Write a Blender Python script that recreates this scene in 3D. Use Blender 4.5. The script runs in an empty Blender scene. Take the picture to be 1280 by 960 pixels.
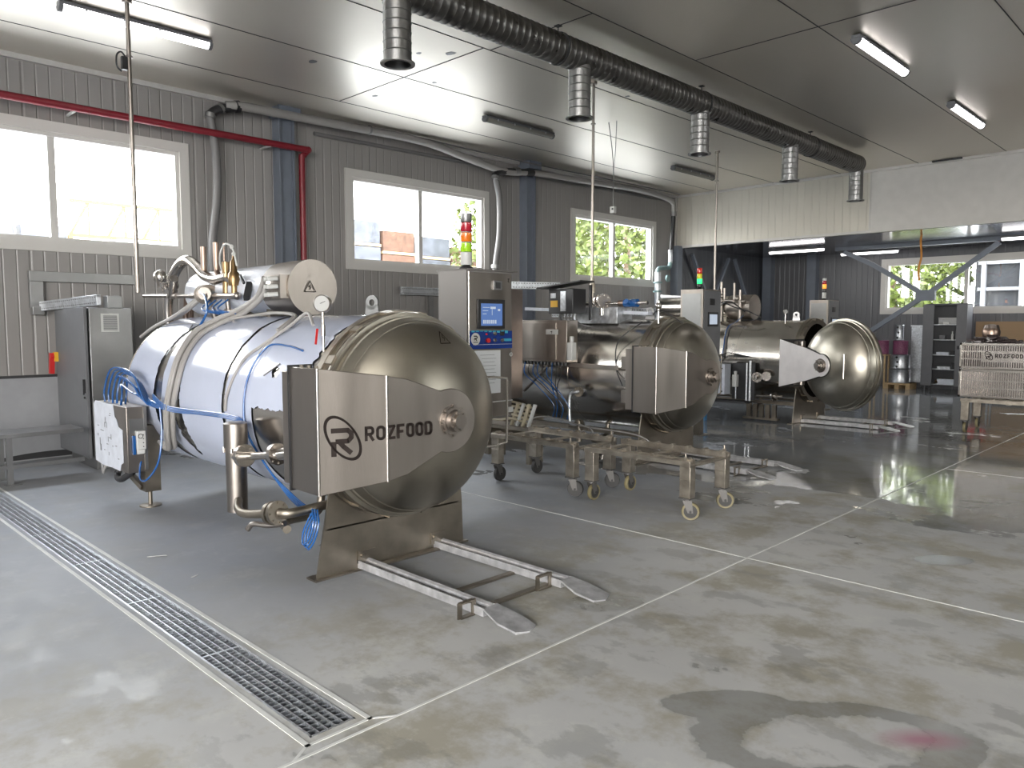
import bpy, math, random
from math import sin, cos, pi, radians, atan, atan2, sqrt
from mathutils import Vector, Matrix, noise
random.seed(7)
S = bpy.context.scene
C = S.collection
# ---------------------------------------------------------------- camera
FPX = 954.0
PITCH = atan(75.5 / FPX)
YAW = radians(44.6)
cam = bpy.data.cameras.new('camera'); camo = bpy.data.objects.new('camera', cam); C.objects.link(camo)
cam.sensor_fit = 'HORIZONTAL'; cam.sensor_width = 36.0; cam.lens = 36.0 * FPX / 1280.0
camo.location = (0, 0, 1.6); camo.rotation_euler = (pi / 2 - PITCH, 0, YAW)
cam.clip_start = 0.05; cam.clip_end = 300
S.camera = camo
# ---------------------------------------------------------------- world and exposure
S.view_settings.view_transform = 'Standard'; S.view_settings.look = 'None'
S.view_settings.exposure = 0.3; S.view_settings.gamma = 1.0; S.view_settings.use_curve_mapping = False
SKY = 19.0
w = bpy.data.worlds.new('sky'); S.world = w; w.use_nodes = True
nt = w.node_tree; nt.nodes.clear()
wo = nt.nodes.new('ShaderNodeOutputWorld'); bg = nt.nodes.new('ShaderNodeBackground')
tc = nt.nodes.new('ShaderNodeTexCoord'); sx = nt.nodes.new('ShaderNodeSeparateXYZ'); rp = nt.nodes.new('ShaderNodeValToRGB')
nt.links.new(tc.outputs['Generated'], sx.inputs[0]); nt.links.new(sx.outputs['Z'], rp.inputs[0])
rp.color_ramp.elements[0].position = 0.0; rp.color_ramp.elements[0].color = (1.0, 0.955, 0.89, 1)
rp.color_ramp.elements[1].position = 0.75; rp.color_ramp.elements[1].color = (0.84, 0.87, 0.97, 1)
nt.links.new(rp.outputs[0], bg.inputs[0]); bg.inputs[1].default_value = SKY
nt.links.new(bg.outputs[0], wo.inputs[0])
S.cycles.max_bounces = 8; S.cycles.diffuse_bounces = 4; S.cycles.glossy_bounces = 5; S.cycles.transparent_max_bounces = 12
S.cycles.sample_clamp_indirect = 6.0; S.cycles.caustics_reflective = False; S.cycles.caustics_refractive = False
S.cycles.use_denoising = True

def area(name, loc, size, direction, power=0.0, portal=False, color=(1, 0.97, 0.93)):
    l = bpy.data.lights.new(name, 'AREA'); l.shape = 'RECTANGLE'; l.size, l.size_y = size
    l.energy = power; l.color = color
    if portal: l.cycles.is_portal = True
    o = bpy.data.objects.new(name, l); C.objects.link(o); o.location = loc
    d = Vector(direction).normalized()
    zt = -d; up = Vector((0, 0, 1)); xt = up.cross(zt).normalized(); yt = zt.cross(xt)
    o.rotation_euler = Matrix((xt, yt, zt)).transposed().to_euler()
    return o
XW, YN, XE, YH, YF = -10.28, -7.0, 7.0, 16.05, 20.8
CEIL, LOW = 4.65, 3.45
WINS = [(0.35, 4.2, 2.57, 3.84), (6.85, 9.68, 2.57, 3.88), (12.25, 15.06, 2.57, 3.84)]   # wall_left windows: y0 y1 z0 z1
BACKW = [(-9.6, -6.8, 2.5, 3.85), (-1.2, 6.7, 0.0, 4.5)]             # openings in the wall behind the camera
EASTW = [(-6.4, -2.2, 1.0, 4.2), (7.4, 11.4, 2.75, 3.95)]  # unseen east wall; the high window is added to lighten the steel fronts
FARW = [(-7.02, -3.3, 1.96, 3.12)]
for y0, y1, z0, z1 in WINS: area('window_light', (XW - .16, (y0 + y1) / 2, (z0 + z1) / 2), (y1 - y0, z1 - z0), (1, 0, 0), portal=True)
for x0, x1, z0, z1 in BACKW: area('window_light', ((x0 + x1) / 2, YN - .16, (z0 + z1) / 2), (x1 - x0, z1 - z0), (0, 1, 0), portal=True)
for y0, y1, z0, z1 in EASTW: area('window_light', (XE + .16, (y0 + y1) / 2, (z0 + z1) / 2), (y1 - y0, z1 - z0), (-1, 0, 0), portal=True)
for x0, x1, z0, z1 in FARW: area('window_light', ((x0 + x1) / 2, YF + .16, (z0 + z1) / 2), (x1 - x0, z1 - z0), (0, -1, 0), portal=True)

# ---------------------------------------------------------------- materials
MATS = {}
def mat(name, col, rough=.5, metal=0., var=0., vscale=6., bump=0., bscale=30., stretch=(1, 1, 1), emit=None, estr=0., coat=0., rvar=0., spec=None, alpha=None):
    m = bpy.data.materials.new(name); m.use_nodes = True; t = m.node_tree; b = t.nodes['Principled BSDF']
    b.inputs['Base Color'].default_value = (*col, 1); b.inputs['Roughness'].default_value = rough; b.inputs['Metallic'].default_value = metal
    if coat: b.inputs['Coat Weight'].default_value = coat; b.inputs['Coat Roughness'].default_value = .08
    if spec is not None: b.inputs['Specular IOR Level'].default_value = spec
    if emit: b.inputs['Emission Color'].default_value = (*emit, 1); b.inputs['Emission Strength'].default_value = estr
    if alpha is not None: b.inputs['Alpha'].default_value = alpha
    if var or bump or rvar:
        co = t.nodes.new('ShaderNodeTexCoord'); mp = t.nodes.new('ShaderNodeMapping'); mp.inputs['Scale'].default_value = stretch
        t.links.new(co.outputs['Object'], mp.inputs[0])
        n = t.nodes.new('ShaderNodeTexNoise'); n.inputs['Scale'].default_value = vscale; n.inputs['Detail'].default_value = 5
        t.links.new(mp.outputs[0], n.inputs['Vector'])
        if var:
            r = t.nodes.new('ShaderNodeValToRGB'); r.color_ramp.elements[0].position = .3; r.color_ramp.elements[1].position = .7
            r.color_ramp.elements[0].color = (*[c * (1 - var) for c in col], 1); r.color_ramp.elements[1].color = (*[min(1, c * (1 + var)) for c in col], 1)
            t.links.new(n.outputs[0], r.inputs[0]); t.links.new(r.outputs[0], b.inputs['Base Color'])
        if rvar:
            q = t.nodes.new('ShaderNodeMapRange'); q.inputs[3].default_value = max(0.02, rough - rvar); q.inputs[4].default_value = rough + rvar
            q.inputs[1].default_value = .3; q.inputs[2].default_value = .7
            t.links.new(n.outputs[0], q.inputs[0]); t.links.new(q.outputs[0], b.inputs['Roughness'])
        if bump:
            n2 = t.nodes.new('ShaderNodeTexNoise'); n2.inputs['Scale'].default_value = bscale; n2.inputs['Detail'].default_value = 3
            t.links.new(mp.outputs[0], n2.inputs['Vector'])
            bp = t.nodes.new('ShaderNodeBump'); bp.inputs['Strength'].default_value = bump; bp.inputs['Distance'].default_value = .01
            t.links.new(n2.outputs[0], bp.inputs['Height']); t.links.new(bp.outputs[0], b.inputs['Normal'])
    MATS[name] = m
    return m
STEEL = mat('brushed_steel', (.31, .28, .255), .36, 1, var=.12, vscale=5, rvar=.07, bump=.05, bscale=120, stretch=(1, 1, .15))
DOME = mat('spun_steel', (.37, .345, .295), .36, 1, var=.14, vscale=3, rvar=.08, bump=.04, bscale=14)
BODY = mat('rolled_steel', (.52, .49, .45), .22, 1, var=.06, vscale=4, rvar=.06, bump=.12, bscale=3)
PLATE = mat('dull_steel_plate', (.27, .24, .20), .42, 1, var=.18, vscale=6, rvar=.08)
POL = mat('polished_steel', (.55, .52, .49), .22, 1, bump=.04, bscale=30)
FILM = mat('blue_white_film', (.49, .53, .65), .14, 0, var=.04, vscale=3, bump=.35, bscale=3.2, coat=.12, spec=.35)
FILMW = mat('white_film', (.66, .69, .76), .3, 0, var=.1, vscale=12, bump=.3, bscale=14)
GREY = mat('painted_grey', (.14, .142, .15), .42, 0, var=.06)
CABG = mat('cabinet_steel', (.28, .28, .28), .36, .85, var=.06, rvar=.05)
GALV = mat('galvanised', (.55, .57, .60), .38, .85, var=.22, vscale=26, rvar=.08)
WORN = mat('worn_rail', (.50, .50, .51), .42, .5, var=.25, vscale=16)
FORK = mat('dull_fork', (.13, .125, .12), .5, .5)
SHEDW = mat('dark_shed_wall', (.010, .011, .013), .8)
DUCT = mat('duct_zinc', (.16, .155, .15), .34, 1, var=.25, vscale=10, rvar=.08, bump=.1, bscale=12)
STUB = mat('bright_zinc', (.27, .27, .27), .36, 1, var=.12, vscale=14, rvar=.06, bump=.12, bscale=14)
DARK = mat('dark_interior', (.03, .03, .032), .6)
BLACK = mat('black_plastic', (.02, .02, .022), .4)
RUB = mat('rubber', (.035, .034, .033), .6)
TYRE = mat('ochre_tyre', (.20, .17, .09), .55, var=.15)
RED = mat('red_paint', (.20, .012, .022), .35, var=.1)
REDP = mat('red_plastic', (.55, .02, .02), .35)
YEL = mat('yellow_plastic', (.75, .42, .03), .35)
BLUE = mat('blue_hose', (.015, .10, .32), .25, coat=.5)
HOSE = mat('grey_hose', (.33, .315, .30), .45, bump=.2, bscale=50)
HOSED = mat('dark_grey_hose', (.17, .165, .165), .45)
WHITE = mat('white_plastic', (.58, .58, .56), .4)
BRASS = mat('brass', (.26, .17, .085), .3, 1, var=.15)
COPP = mat('tarnished_pipe', (.30, .22, .18), .34, 1)
GLASSY = mat('dial_face', (.42, .42, .41), .6, spec=.2)
INK = mat('dark_marking', (.025, .018, .016), .6, spec=.2)
SEAM = mat('white_joint_filler', (.80, .80, .76), .6, var=.1)
RUST = mat('weathered_trolley_steel', (.37, .335, .285), .42, .9, var=.22, vscale=14, rvar=.08)
BRNS = mat('brown_steel_box', (.25, .21, .19), .36, .9, var=.1)
NAVY = mat('navy_panel', (.012, .04, .22), .25, coat=.4)
CYAN = mat('cyan_print', (.05, .35, .5), .3)
SCR = mat('touch_screen', (.02, .03, .05), .2, emit=(.14, .26, .62), estr=.55)
SCRL = mat('screen_graphics', (.1, .1, .1), .3, emit=(.65, .75, .9), estr=.55)
PAPER = mat('paper_sheet', (.72, .73, .74), .7)
TRIM = mat('white_trim', (.58, .56, .53), .45, var=.04)
FRAME = mat('window_frame_white', (.62, .60, .57), .4)
COLM = mat('column_blue_grey', (.16, .18, .22), .45, var=.06)
CARD = mat('cardboard', (.32, .22, .13), .8)
PURP = mat('purple_label', (.20, .06, .12), .5, var=.6, vscale=60)
ORNG = mat('orange_cord', (.55, .22, .03), .6)
LRED = mat('lens_red', (.45, .01, .03), .2, coat=.5); LORG = mat('lens_orange', (.85, .20, .01), .2, coat=.5)
LGRN = mat('lens_lime', (.38, .72, .02), .2, coat=.5)
LGON = mat('lit_green', (.02, .5, .1), .3, emit=(.02, .9, .2), estr=1.6); LYEL = mat('lens_yellow', (.7, .6, .03), .2)
LOON = mat('lit_orange', (.8, .2, .02), .3, emit=(1, .28, .03), estr=1.3); LRD2 = mat('lens_bright_red', (.65, .03, .02), .2)
TUBE = mat('lit_tube', (.9, .9, .9), .4, emit=(1, .96, .97), estr=5.5)
DIFF = mat('unlit_diffuser', (.30, .29, .26), .25, coat=.3)
POUCH = mat('dark_pouch', (.045, .03, .03), .3, var=.6, vscale=40, coat=.4)
WOOD = mat('raw_timber', (.50, .36, .20), .8, var=.25, vscale=8)
OUTW = mat('sunlit_concrete', (.45, .45, .43), .8, var=.08)
WRAP = mat('wrapped_pallet', (.07, .075, .09), .5, var=.35, vscale=3)
YELG = mat('yellow_girder', (.13, .085, .035), .6)
BRICKO = mat('stacked_orange_brick', (.10, .05, .03), .8, var=.4, vscale=5)
LEAF = mat('leaf_green', (.075, .10, .012), .5, var=.4, vscale=8)
LEAFD = mat('fallen_leaf', (.10, .055, .035), .7)
BARK = mat('bark', (.16, .11, .07), .9)
FABR = mat('blue_cloth', (.05, .18, .35), .8)

def wallmat(name, col, period, axis, rough=.38, depth=.6, metal=.0, var=.05):
    m = mat(name, col, rough, metal, var=var, vscale=1.2, rvar=.05); t = m.node_tree; b = t.nodes['Principled BSDF']
    co = t.nodes.new('ShaderNodeTexCoord'); s = t.nodes.new('ShaderNodeSeparateXYZ'); t.links.new(co.outputs['Object'], s.inputs[0])
    def groove(per, wd):
        mu = t.nodes.new('ShaderNodeMath'); mu.operation = 'DIVIDE'; mu.inputs[1].default_value = per; t.links.new(s.outputs[axis], mu.inputs[0])
        fr = t.nodes.new('ShaderNodeMath'); fr.operation = 'FRACT'; t.links.new(mu.outputs[0], fr.inputs[0])
        sb = t.nodes.new('ShaderNodeMath'); sb.operation = 'SUBTRACT'; sb.inputs[1].default_value = .5; t.links.new(fr.outputs[0], sb.inputs[0])
        ab = t.nodes.new('ShaderNodeMath'); ab.operation = 'ABSOLUTE'; t.links.new(sb.outputs[0], ab.inputs[0])
        mr = t.nodes.new('ShaderNodeMapRange'); mr.inputs[1].default_value = 0; mr.inputs[2].default_value = wd / per; mr.inputs[3].default_value = 0; mr.inputs[4].default_value = 1
        t.links.new(ab.outputs[0], mr.inputs[0]); return mr.outputs[0]
    g1, g2 = groove(period, .012), groove(period * 7, .022)
    mn = t.nodes.new('ShaderNodeMath'); mn.operation = 'MULTIPLY'; t.links.new(g1, mn.inputs[0]); t.links.new(g2, mn.inputs[1])
    bp = t.nodes.new('ShaderNodeBump'); bp.inputs['Strength'].default_value = depth; bp.inputs['Distance'].default_value = .012
    t.links.new(mn.outputs[0], bp.inputs['Height']); t.links.new(bp.outputs[0], b.inputs['Normal'])
    return m
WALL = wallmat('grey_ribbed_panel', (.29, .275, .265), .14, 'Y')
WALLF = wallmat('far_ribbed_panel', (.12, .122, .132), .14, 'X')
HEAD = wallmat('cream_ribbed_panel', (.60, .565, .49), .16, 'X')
DWALL = wallmat('shaded_ribbed_panel', (.05, .053, .062), .2, 'Y')  # same panel as the left wall, colour darkened for the dim far room
SPL = mat('splash_panel', (.34, .345, .36), .35, var=.05, bump=.2, bscale=1.5)
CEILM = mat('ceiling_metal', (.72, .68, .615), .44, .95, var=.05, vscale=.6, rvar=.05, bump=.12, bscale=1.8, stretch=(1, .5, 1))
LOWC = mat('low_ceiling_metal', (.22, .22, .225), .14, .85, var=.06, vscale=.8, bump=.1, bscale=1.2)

def floormat():
    m = bpy.data.materials.new('wet_concrete_floor'); m.use_nodes = True; t = m.node_tree; b = t.nodes['Principled BSDF']; L = t.links.new
    co = t.nodes.new('ShaderNodeTexCoord').outputs['Object']
    def noi(sc, det=6, rough=.6, st=(1, 1, 1)):
        mp = t.nodes.new('ShaderNodeMapping'); mp.inputs['Scale'].default_value = st; L(co, mp.inputs[0])
        n = t.nodes.new('ShaderNodeTexNoise'); n.inputs['Scale'].default_value = sc; n.inputs['Detail'].default_value = det; n.inputs['Roughness'].default_value = rough
        L(mp.outputs[0], n.inputs['Vector']); return n.outputs[0]
    def mr(x, a, b_, c, d, smooth=False):
        q = t.nodes.new('ShaderNodeMapRange'); q.inputs[1].default_value = a; q.inputs[2].default_value = b_; q.inputs[3].default_value = c; q.inputs[4].default_value = d
        if smooth: q.interpolation_type = 'SMOOTHSTEP'
        L(x, q.inputs[0]); return q.outputs[0]
    def mth(op, a, b_):
        q = t.nodes.new('ShaderNodeMath'); q.operation = op
        for i, v in enumerate((a, b_)):
            if isinstance(v, (int, float)): q.inputs[i].default_value = v
            else: L(v, q.inputs[i])
        q.use_clamp = False
        return q.outputs[0]
    def mix(f, a, b_):
        q = t.nodes.new('ShaderNodeMix'); q.data_type = 'RGBA'; L(f, q.inputs[0])
        for i, v in ((6, a), (7, b_)):
            if isinstance(v, tuple): q.inputs[i].default_value = (*v, 1)
            else: L(v, q.inputs[i])
        return q.outputs[2]
    s = t.nodes.new('ShaderNodeSeparateXYZ'); L(co, s.inputs[0]); X, Yc = s.outputs['X'], s.outputs['Y']
    base = mix(mr(noi(.7), .35, .65, 0, 1), (.56, .56, .545), (.66, .65, .62))
    base = mix(mr(X, -4.6, -2.6, 1, 0, True), base, mix(mr(noi(.8), .35, .65, 0, 1), (.33, .345, .37), (.40, .41, .425)))  # left floor is bluish, and darkened in its colour for the shade there
    dirt = mr(noi(1.9, 9, .68), .47, .60, 0, 1)                       # tan dried water stains, mostly right of the joint
    right = mr(mth('ADD', X, mth('MULTIPLY', noi(1.1), .9)), -3.9, -2.3, .22, 1, True)
    base = mix(mth('MULTIPLY', mth('MULTIPLY', dirt, right), .75), base, (.38, .345, .25))
    light = mr(noi(2.9, 8, .72), .54, .64, 0, .6)
    base = mix(mth('MULTIPLY', light, right), base, (.68, .68, .63))
    # damp patches
    near = mr(noi(2.4, 7, .62, (1, 1.6, 1)), .555, .60, 0, 1)
    far_bias = mth('ADD', mr(Yc, 4.6, 8.8, 0, .32, True), mth('MULTIPLY', mr(X, -7.5, -5.5, 0, 1, True), 0.0))
    farn = mth('ADD', noi(.9, 5, .6, (1, 1.3, 1)), far_bias)
    far = mr(farn, .66, .70, 0, 1)
    # ring shaped puddle close to the camera and one by the first rail track
    def blob(cx, cy, r0, r1, amp):
        dx = mth('SUBTRACT', X, cx); dy = mth('SUBTRACT', Yc, cy)
        pa = mth('MULTIPLY', mth('ADD', dx, dy), .707 / r0); pb = mth('MULTIPLY', mth('SUBTRACT', dx, dy), .707 / r1)
        d = mth('SQRT', mth('ADD', mth('MULTIPLY', pa, pa), mth('MULTIPLY', pb, pb)), 0)
        d = mth('ADD', d, mth('MULTIPLY', mth('SUBTRACT', noi(2.6, 5), .5), amp))
        return d
    d1 = blob(-1.10, 2.88, .56, .30, .8)
    ring = mth('MULTIPLY', mr(d1, .56, .64, 0, 1), mr(d1, 1.0, 1.08, 1, 0))
    d2 = blob(-1.52, 2.85, .30, .13, 1.2); d4 = blob(-2.62, 3.42, .25, .14, .9); d5 = blob(-1.47, 5.67, .22, .12, .8); p2 = mth('MAXIMUM', mr(d2, .9, 1.0, 1, 0), mth('MAXIMUM', mr(d4, .9, 1.05, .8, 0), mr(d5, .9, 1.0, 1, 0)))
    wet = mth('MAXIMUM', mth('MAXIMUM', mth('MULTIPLY', mth('MULTIPLY', near, right), .6), far), mth('MAXIMUM', ring, p2))
    base = mix(mth('MULTIPLY', wet, .55), base, (.20, .20, .18))
    d3 = blob(-.86, 3.12, .20, .09, .4)
    base = mix(mth('MULTIPLY', mr(d3, .1, 1.0, 1, 0), .7), base, (.42, .12, .20))
    L(base, b.inputs['Base Color'])
    ro = mth('SUBTRACT', mr(noi(6), .3, .7, .52, .64), mth('MULTIPLY', wet, .40))
    ro = mth('SUBTRACT', ro, mth('MULTIPLY', far, .12))
    L(mth('MAXIMUM', ro, .04), b.inputs['Roughness'])
    b.inputs['Specular IOR Level'].default_value = .5
    bp = t.nodes.new('ShaderNodeBump'); bp.inputs['Strength'].default_value = .22; bp.inputs['Distance'].default_value = .004
    L(noi(5.5, 4), bp.inputs['Height']); L(bp.outputs[0], b.inputs['Normal'])
    return m
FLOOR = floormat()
def glassmat():
    m = bpy.data.materials.new('window_glass'); m.use_nodes = True; t = m.node_tree; t.nodes.clear()
    o = t.nodes.new('ShaderNodeOutputMaterial'); mx = t.nodes.new('ShaderNodeMixShader'); tr = t.nodes.new('ShaderNodeBsdfTransparent'); gl = t.nodes.new('ShaderNodeBsdfGlossy')
    tr.inputs[0].default_value = (.93, .95, .95, 1); gl.inputs['Roughness'].default_value = .02; mx.inputs[0].default_value = .08
    t.links.new(tr.outputs[0], mx.inputs[1]); t.links.new(gl.outputs[0], mx.inputs[2]); t.links.new(mx.outputs[0], o.inputs[0]); return m
GLASS = glassmat()
def perfmat():      # slotted stainless sheet of the crates
    m = mat('slotted_sheet', (.46, .43, .41), .24, 1, bump=.3, bscale=9, var=.1); return m
SLOT = perfmat()

# ---------------------------------------------------------------- mesh collecting
ORG = {}
def spl(pts, k=6):
    P = [Vector(p) for p in pts]
    if len(P) < 3: return P
    out = []
    for i in range(len(P) - 1):
        p0 = P[i - 1] if i else P[0] * 2 - P[1]; p1 = P[i]; p2 = P[i + 1]; p3 = P[i + 2] if i + 2 < len(P) else P[-1] * 2 - P[-2]
        for j in range(k):
            t = j / k
            out.append(.5 * ((2 * p1) + (p2 - p0) * t + (2 * p0 - 5 * p1 + 4 * p2 - p3) * t * t + (3 * p1 - p0 - 3 * p2 + p3) * t ** 3))
    out.append(P[-1]); return out
class MB:
    def __init__(s, o=(0, 0, 0), M=None): s.v = []; s.f = []; s.o = Vector(o); s.M = M
    def add(s, vs, fs):
        n = len(s.v)
        for p in vs:
            p = Vector(p)
            if s.M is not None: p = s.M @ p
            s.v.append(p + s.o)
        s.f += [tuple(i + n for i in f) for f in fs]; return s
    def bx(s, x0, x1, y0, y1, z0, z1, R=None):
        v = [(x, y, z) for x in (x0, x1) for y in (y0, y1) for z in (z0, z1)]
        if R is not None:
            c = Vector(((x0 + x1) / 2, (y0 + y1) / 2, (z0 + z1) / 2)); v = [R @ (Vector(p) - c) + c for p in v]
        return s.add(v, [(0, 1, 3, 2), (4, 6, 7, 5), (0, 4, 5, 1), (2, 3, 7, 6), (0, 2, 6, 4), (1, 5, 7, 3)])
    def frame(s, a, b):
        d = (Vector(b) - Vector(a)); L = d.length; d = d / L if L else Vector((0, 0, 1))
        u = d.orthogonal().normalized(); return d, u, d.cross(u)
    def bar(s, a, b, w, h=None, up=(0, 0, 1)):
        h = h or w; a = Vector(a); b = Vector(b); d = (b - a).normalized(); u = Vector(up)
        if abs(d.dot(u)) > .95: u = Vector((1, 0, 0))
        sd = d.cross(u).normalized() * w / 2; u = sd.cross(d).normalized() * h / 2
        return s.add([a - sd - u, a + sd - u, a + sd + u, a - sd + u, b - sd - u, b + sd - u, b + sd + u, b - sd + u],
                     [(0, 3, 2, 1), (4, 5, 6, 7), (0, 1, 5, 4), (1, 2, 6, 5), (2, 3, 7, 6), (3, 0, 4, 7)])
    def lathe(s, prof, a=(0, 0, 0), d=(0, 0, 1), n=32, a0=0, a1=2 * pi, caps=True):
        a = Vector(a); d = Vector(d).normalized(); u = d.orthogonal().normalized()
        if abs(d.x) > .99: u = Vector((0, 1, 0))
        wv = d.cross(u); full = abs(a1 - a0 - 2 * pi) < 1e-6; m = n if full else n + 1
        vs = []; fs = []
        for (t, r) in prof:
            for i in range(m):
                an = a0 + (a1 - a0) * i / n; vs.append(a + d * t + (u * cos(an) + wv * sin(an)) * r)
        for k in range(len(prof) - 1):
            for i in range(n):
                j = (i + 1) % m; fs.append((k * m + i, k * m + j, (k + 1) * m + j, (k + 1) * m + i))
        if caps and full:
            if prof[0][1] > 1e-5: fs.append(tuple(range(m))[::-1])
            if prof[-1][1] > 1e-5: fs.append(tuple((len(prof) - 1) * m + i for i in range(m)))
        return s.add(vs, fs)
    def cyl(s, a, b, r, r2=None, n=20):
        d = Vector(b) - Vector(a); return s.lathe([(0, r), (d.length, r if r2 is None else r2)], a, d, n)
    def tube(s, pts, r, n=10, k=6, smooth=True):
        P = spl(pts, k) if smooth else [Vector(p) for p in pts]
        t0 = (P[1] - P[0]).normalized(); u = t0.orthogonal().normalized(); vs = []; fs = []
        for i, p in enumerate(P):
            t = ((P[i + 1] if i + 1 < len(P) else p) - (P[i - 1] if i else p)).normalized()
            u = (u - t * u.dot(t)); u = u.normalized() if u.length > 1e-6 else t.orthogonal().normalized(); wv = t.cross(u)
            rr = r(i / (len(P) - 1)) if callable(r) else r
            for j in range(n): vs.append(p + (u * cos(2 * pi * j / n) + wv * sin(2 * pi * j / n)) * rr)
        for i in range(len(P) - 1):
            for j in range(n): fs.append((i * n + j, i * n + (j + 1) % n, (i + 1) * n + (j + 1) % n, (i + 1) * n + j))
        fs += [tuple(range(n))[::-1], tuple((len(P) - 1) * n + j for j in range(n))]
        return s.add(vs, fs)
    def ball(s, c, r, n=14, sc=(1, 1, 1)):
        vs = []; fs = []; h = n // 2
        for i in range(h + 1):
            for j in range(n):
                a = pi * i / h; b = 2 * pi * j / n; vs.append((c[0] + r * sc[0] * sin(a) * cos(b), c[1] + r * sc[1] * sin(a) * sin(b), c[2] + r * sc[2] * cos(a)))
        for i in range(h):
            for j in range(n): fs.append((i * n + j, (i + 1) * n + j, (i + 1) * n + (j + 1) % n, i * n + (j + 1) % n))
        return s.add(vs, fs)
    def prism(s, pts, dv):
        dv = Vector(dv); n = len(pts); P = [Vector(p) for p in pts]
        return s.add(P + [p + dv for p in P], [tuple(range(n))[::-1], tuple(range(n, 2 * n))] + [(i, (i + 1) % n, (i + 1) % n + n, i + n) for i in range(n)])
    def torus(s, c, ax, R, r, n=28, m=10):
        c = Vector(c); ax = Vector(ax).normalized(); u = ax.orthogonal().normalized(); wv = ax.cross(u); vs = []; fs = []
        for i in range(n):
            e = u * cos(2 * pi * i / n) + wv * sin(2 * pi * i / n)
            for j in range(m): vs.append(c + e * (R + r * cos(2 * pi * j / m)) + ax * r * sin(2 * pi * j / m))
        for i in range(n):
            for j in range(m): fs.append((i * m + j, ((i + 1) % n) * m + j, ((i + 1) % n) * m + (j + 1) % m, i * m + (j + 1) % m))
        return s.add(vs, fs)
    def bolts(s, c, ax, R, n, r=.008, h=.015, a0=0):
        c = Vector(c); ax = Vector(ax).normalized(); u = ax.orthogonal().normalized(); wv = ax.cross(u)
        for i in range(n):
            p = c + (u * cos(a0 + 2 * pi * i / n) + wv * sin(a0 + 2 * pi * i / n)) * R; s.lathe([(0, r), (h, r)], p, ax, 6)
        return s
    def stroke(s, pts, wd, fn, closed=False, th=0):
        P = [Vector((p[0], p[1])) for p in pts]; n = len(P); segs = n if closed else n - 1
        for i in range(segs):
            a = P[i]; b = P[(i + 1) % n]; d = (b - a)
            if d.length < 1e-6: continue
            d.normalize(); q = Vector((-d.y, d.x)) * wd / 2
            ea = d * wd / 2 * (.0 if (not closed and i == 0) else .42); eb = d * wd / 2 * (.0 if (not closed and i == segs - 1) else .42)
            c = [a - ea - q, b + eb - q, b + eb + q, a - ea + q]; s.add([fn(*x) for x in c], [(0, 1, 2, 3)])
        return s
def link(name, mb, m, org=(0, 0, 0), smooth=True, bev=0, ang=35):
    me = bpy.data.meshes.new(name); og = Vector(org)
    me.from_pydata([tuple(p - og) for p in mb.v], [], mb.f); me.update()
    if m: me.materials.append(m)
    if smooth:
        me.shade_smooth()
        try: me.set_sharp_from_angle(angle=radians(ang))
        except Exception: pass
    o = bpy.data.objects.new(name, me); C.objects.link(o)
    if bev:
        b = o.modifiers.new('bevel', 'BEVEL'); b.width = bev; b.segments = 2; b.limit_method = 'ANGLE'
    return o
def thing(name, label, cat, loc, group=None):
    o = bpy.data.objects.new(name, None); C.objects.link(o); o.location = loc; o['label'] = label; o['category'] = cat; o.empty_display_size = .1
    if group: o['group'] = group
    ORG[o.name] = Vector(loc); return o
def part(name, mb, m, par, label=None, smooth=True, bev=0, kind=None):
    og = ORG[par.name]; o = link(name, mb, m, og, smooth, bev); o.parent = par; ORG[o.name] = og
    if label: o['label'] = label
    if kind: o['kind'] = kind
    return o
def comps(name, mb, m, par, **k):
    n = len(mb.v); pr = list(range(n))
    def fd(i):
        while pr[i] != i: pr[i] = pr[pr[i]]; i = pr[i]
        return i
    for f_ in mb.f:
        for i in f_[1:]: pr[fd(i)] = fd(f_[0])
    groups = {}
    for f_ in mb.f: groups.setdefault(fd(f_[0]), []).append(f_)
    for g_ in groups.values():
        ids = sorted({i for f_ in g_ for i in f_}); mp = {i: j for j, i in enumerate(ids)}; q = MB(); q.v = [mb.v[i] for i in ids]; q.f = [tuple(mp[i] for i in f_) for f_ in g_]; part(name, q, m, par, **k)
def solo(name, mb, m, label, cat, loc, group=None, smooth=True, bev=0, kind=None):
    o = link(name, mb, m, loc, smooth, bev); o.location = loc; o['label'] = label; o['category'] = cat; ORG[o.name] = Vector(loc)
    if group: o['group'] = group
    if kind: o['kind'] = kind
    return o
def struct(name, mb, m, par=None, smooth=False, bev=0):
    o = link(name, mb, m, (0, 0, 0), smooth, bev); o['kind'] = 'structure'; ORG[o.name] = Vector((0, 0, 0))
    if par: o.parent = par
    return o
def clone(o, dx, label=None, group=None, par=None):
    c = o.copy(); C.objects.link(c)
    if par is None: c.location = o.location + Vector(dx)
    else: c.parent = par
    if label: c['label'] = label
    if group: c['group'] = group
    for ch in [x for x in bpy.data.objects if x.parent == o]: clone(ch, dx, par=c)
    return c

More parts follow.
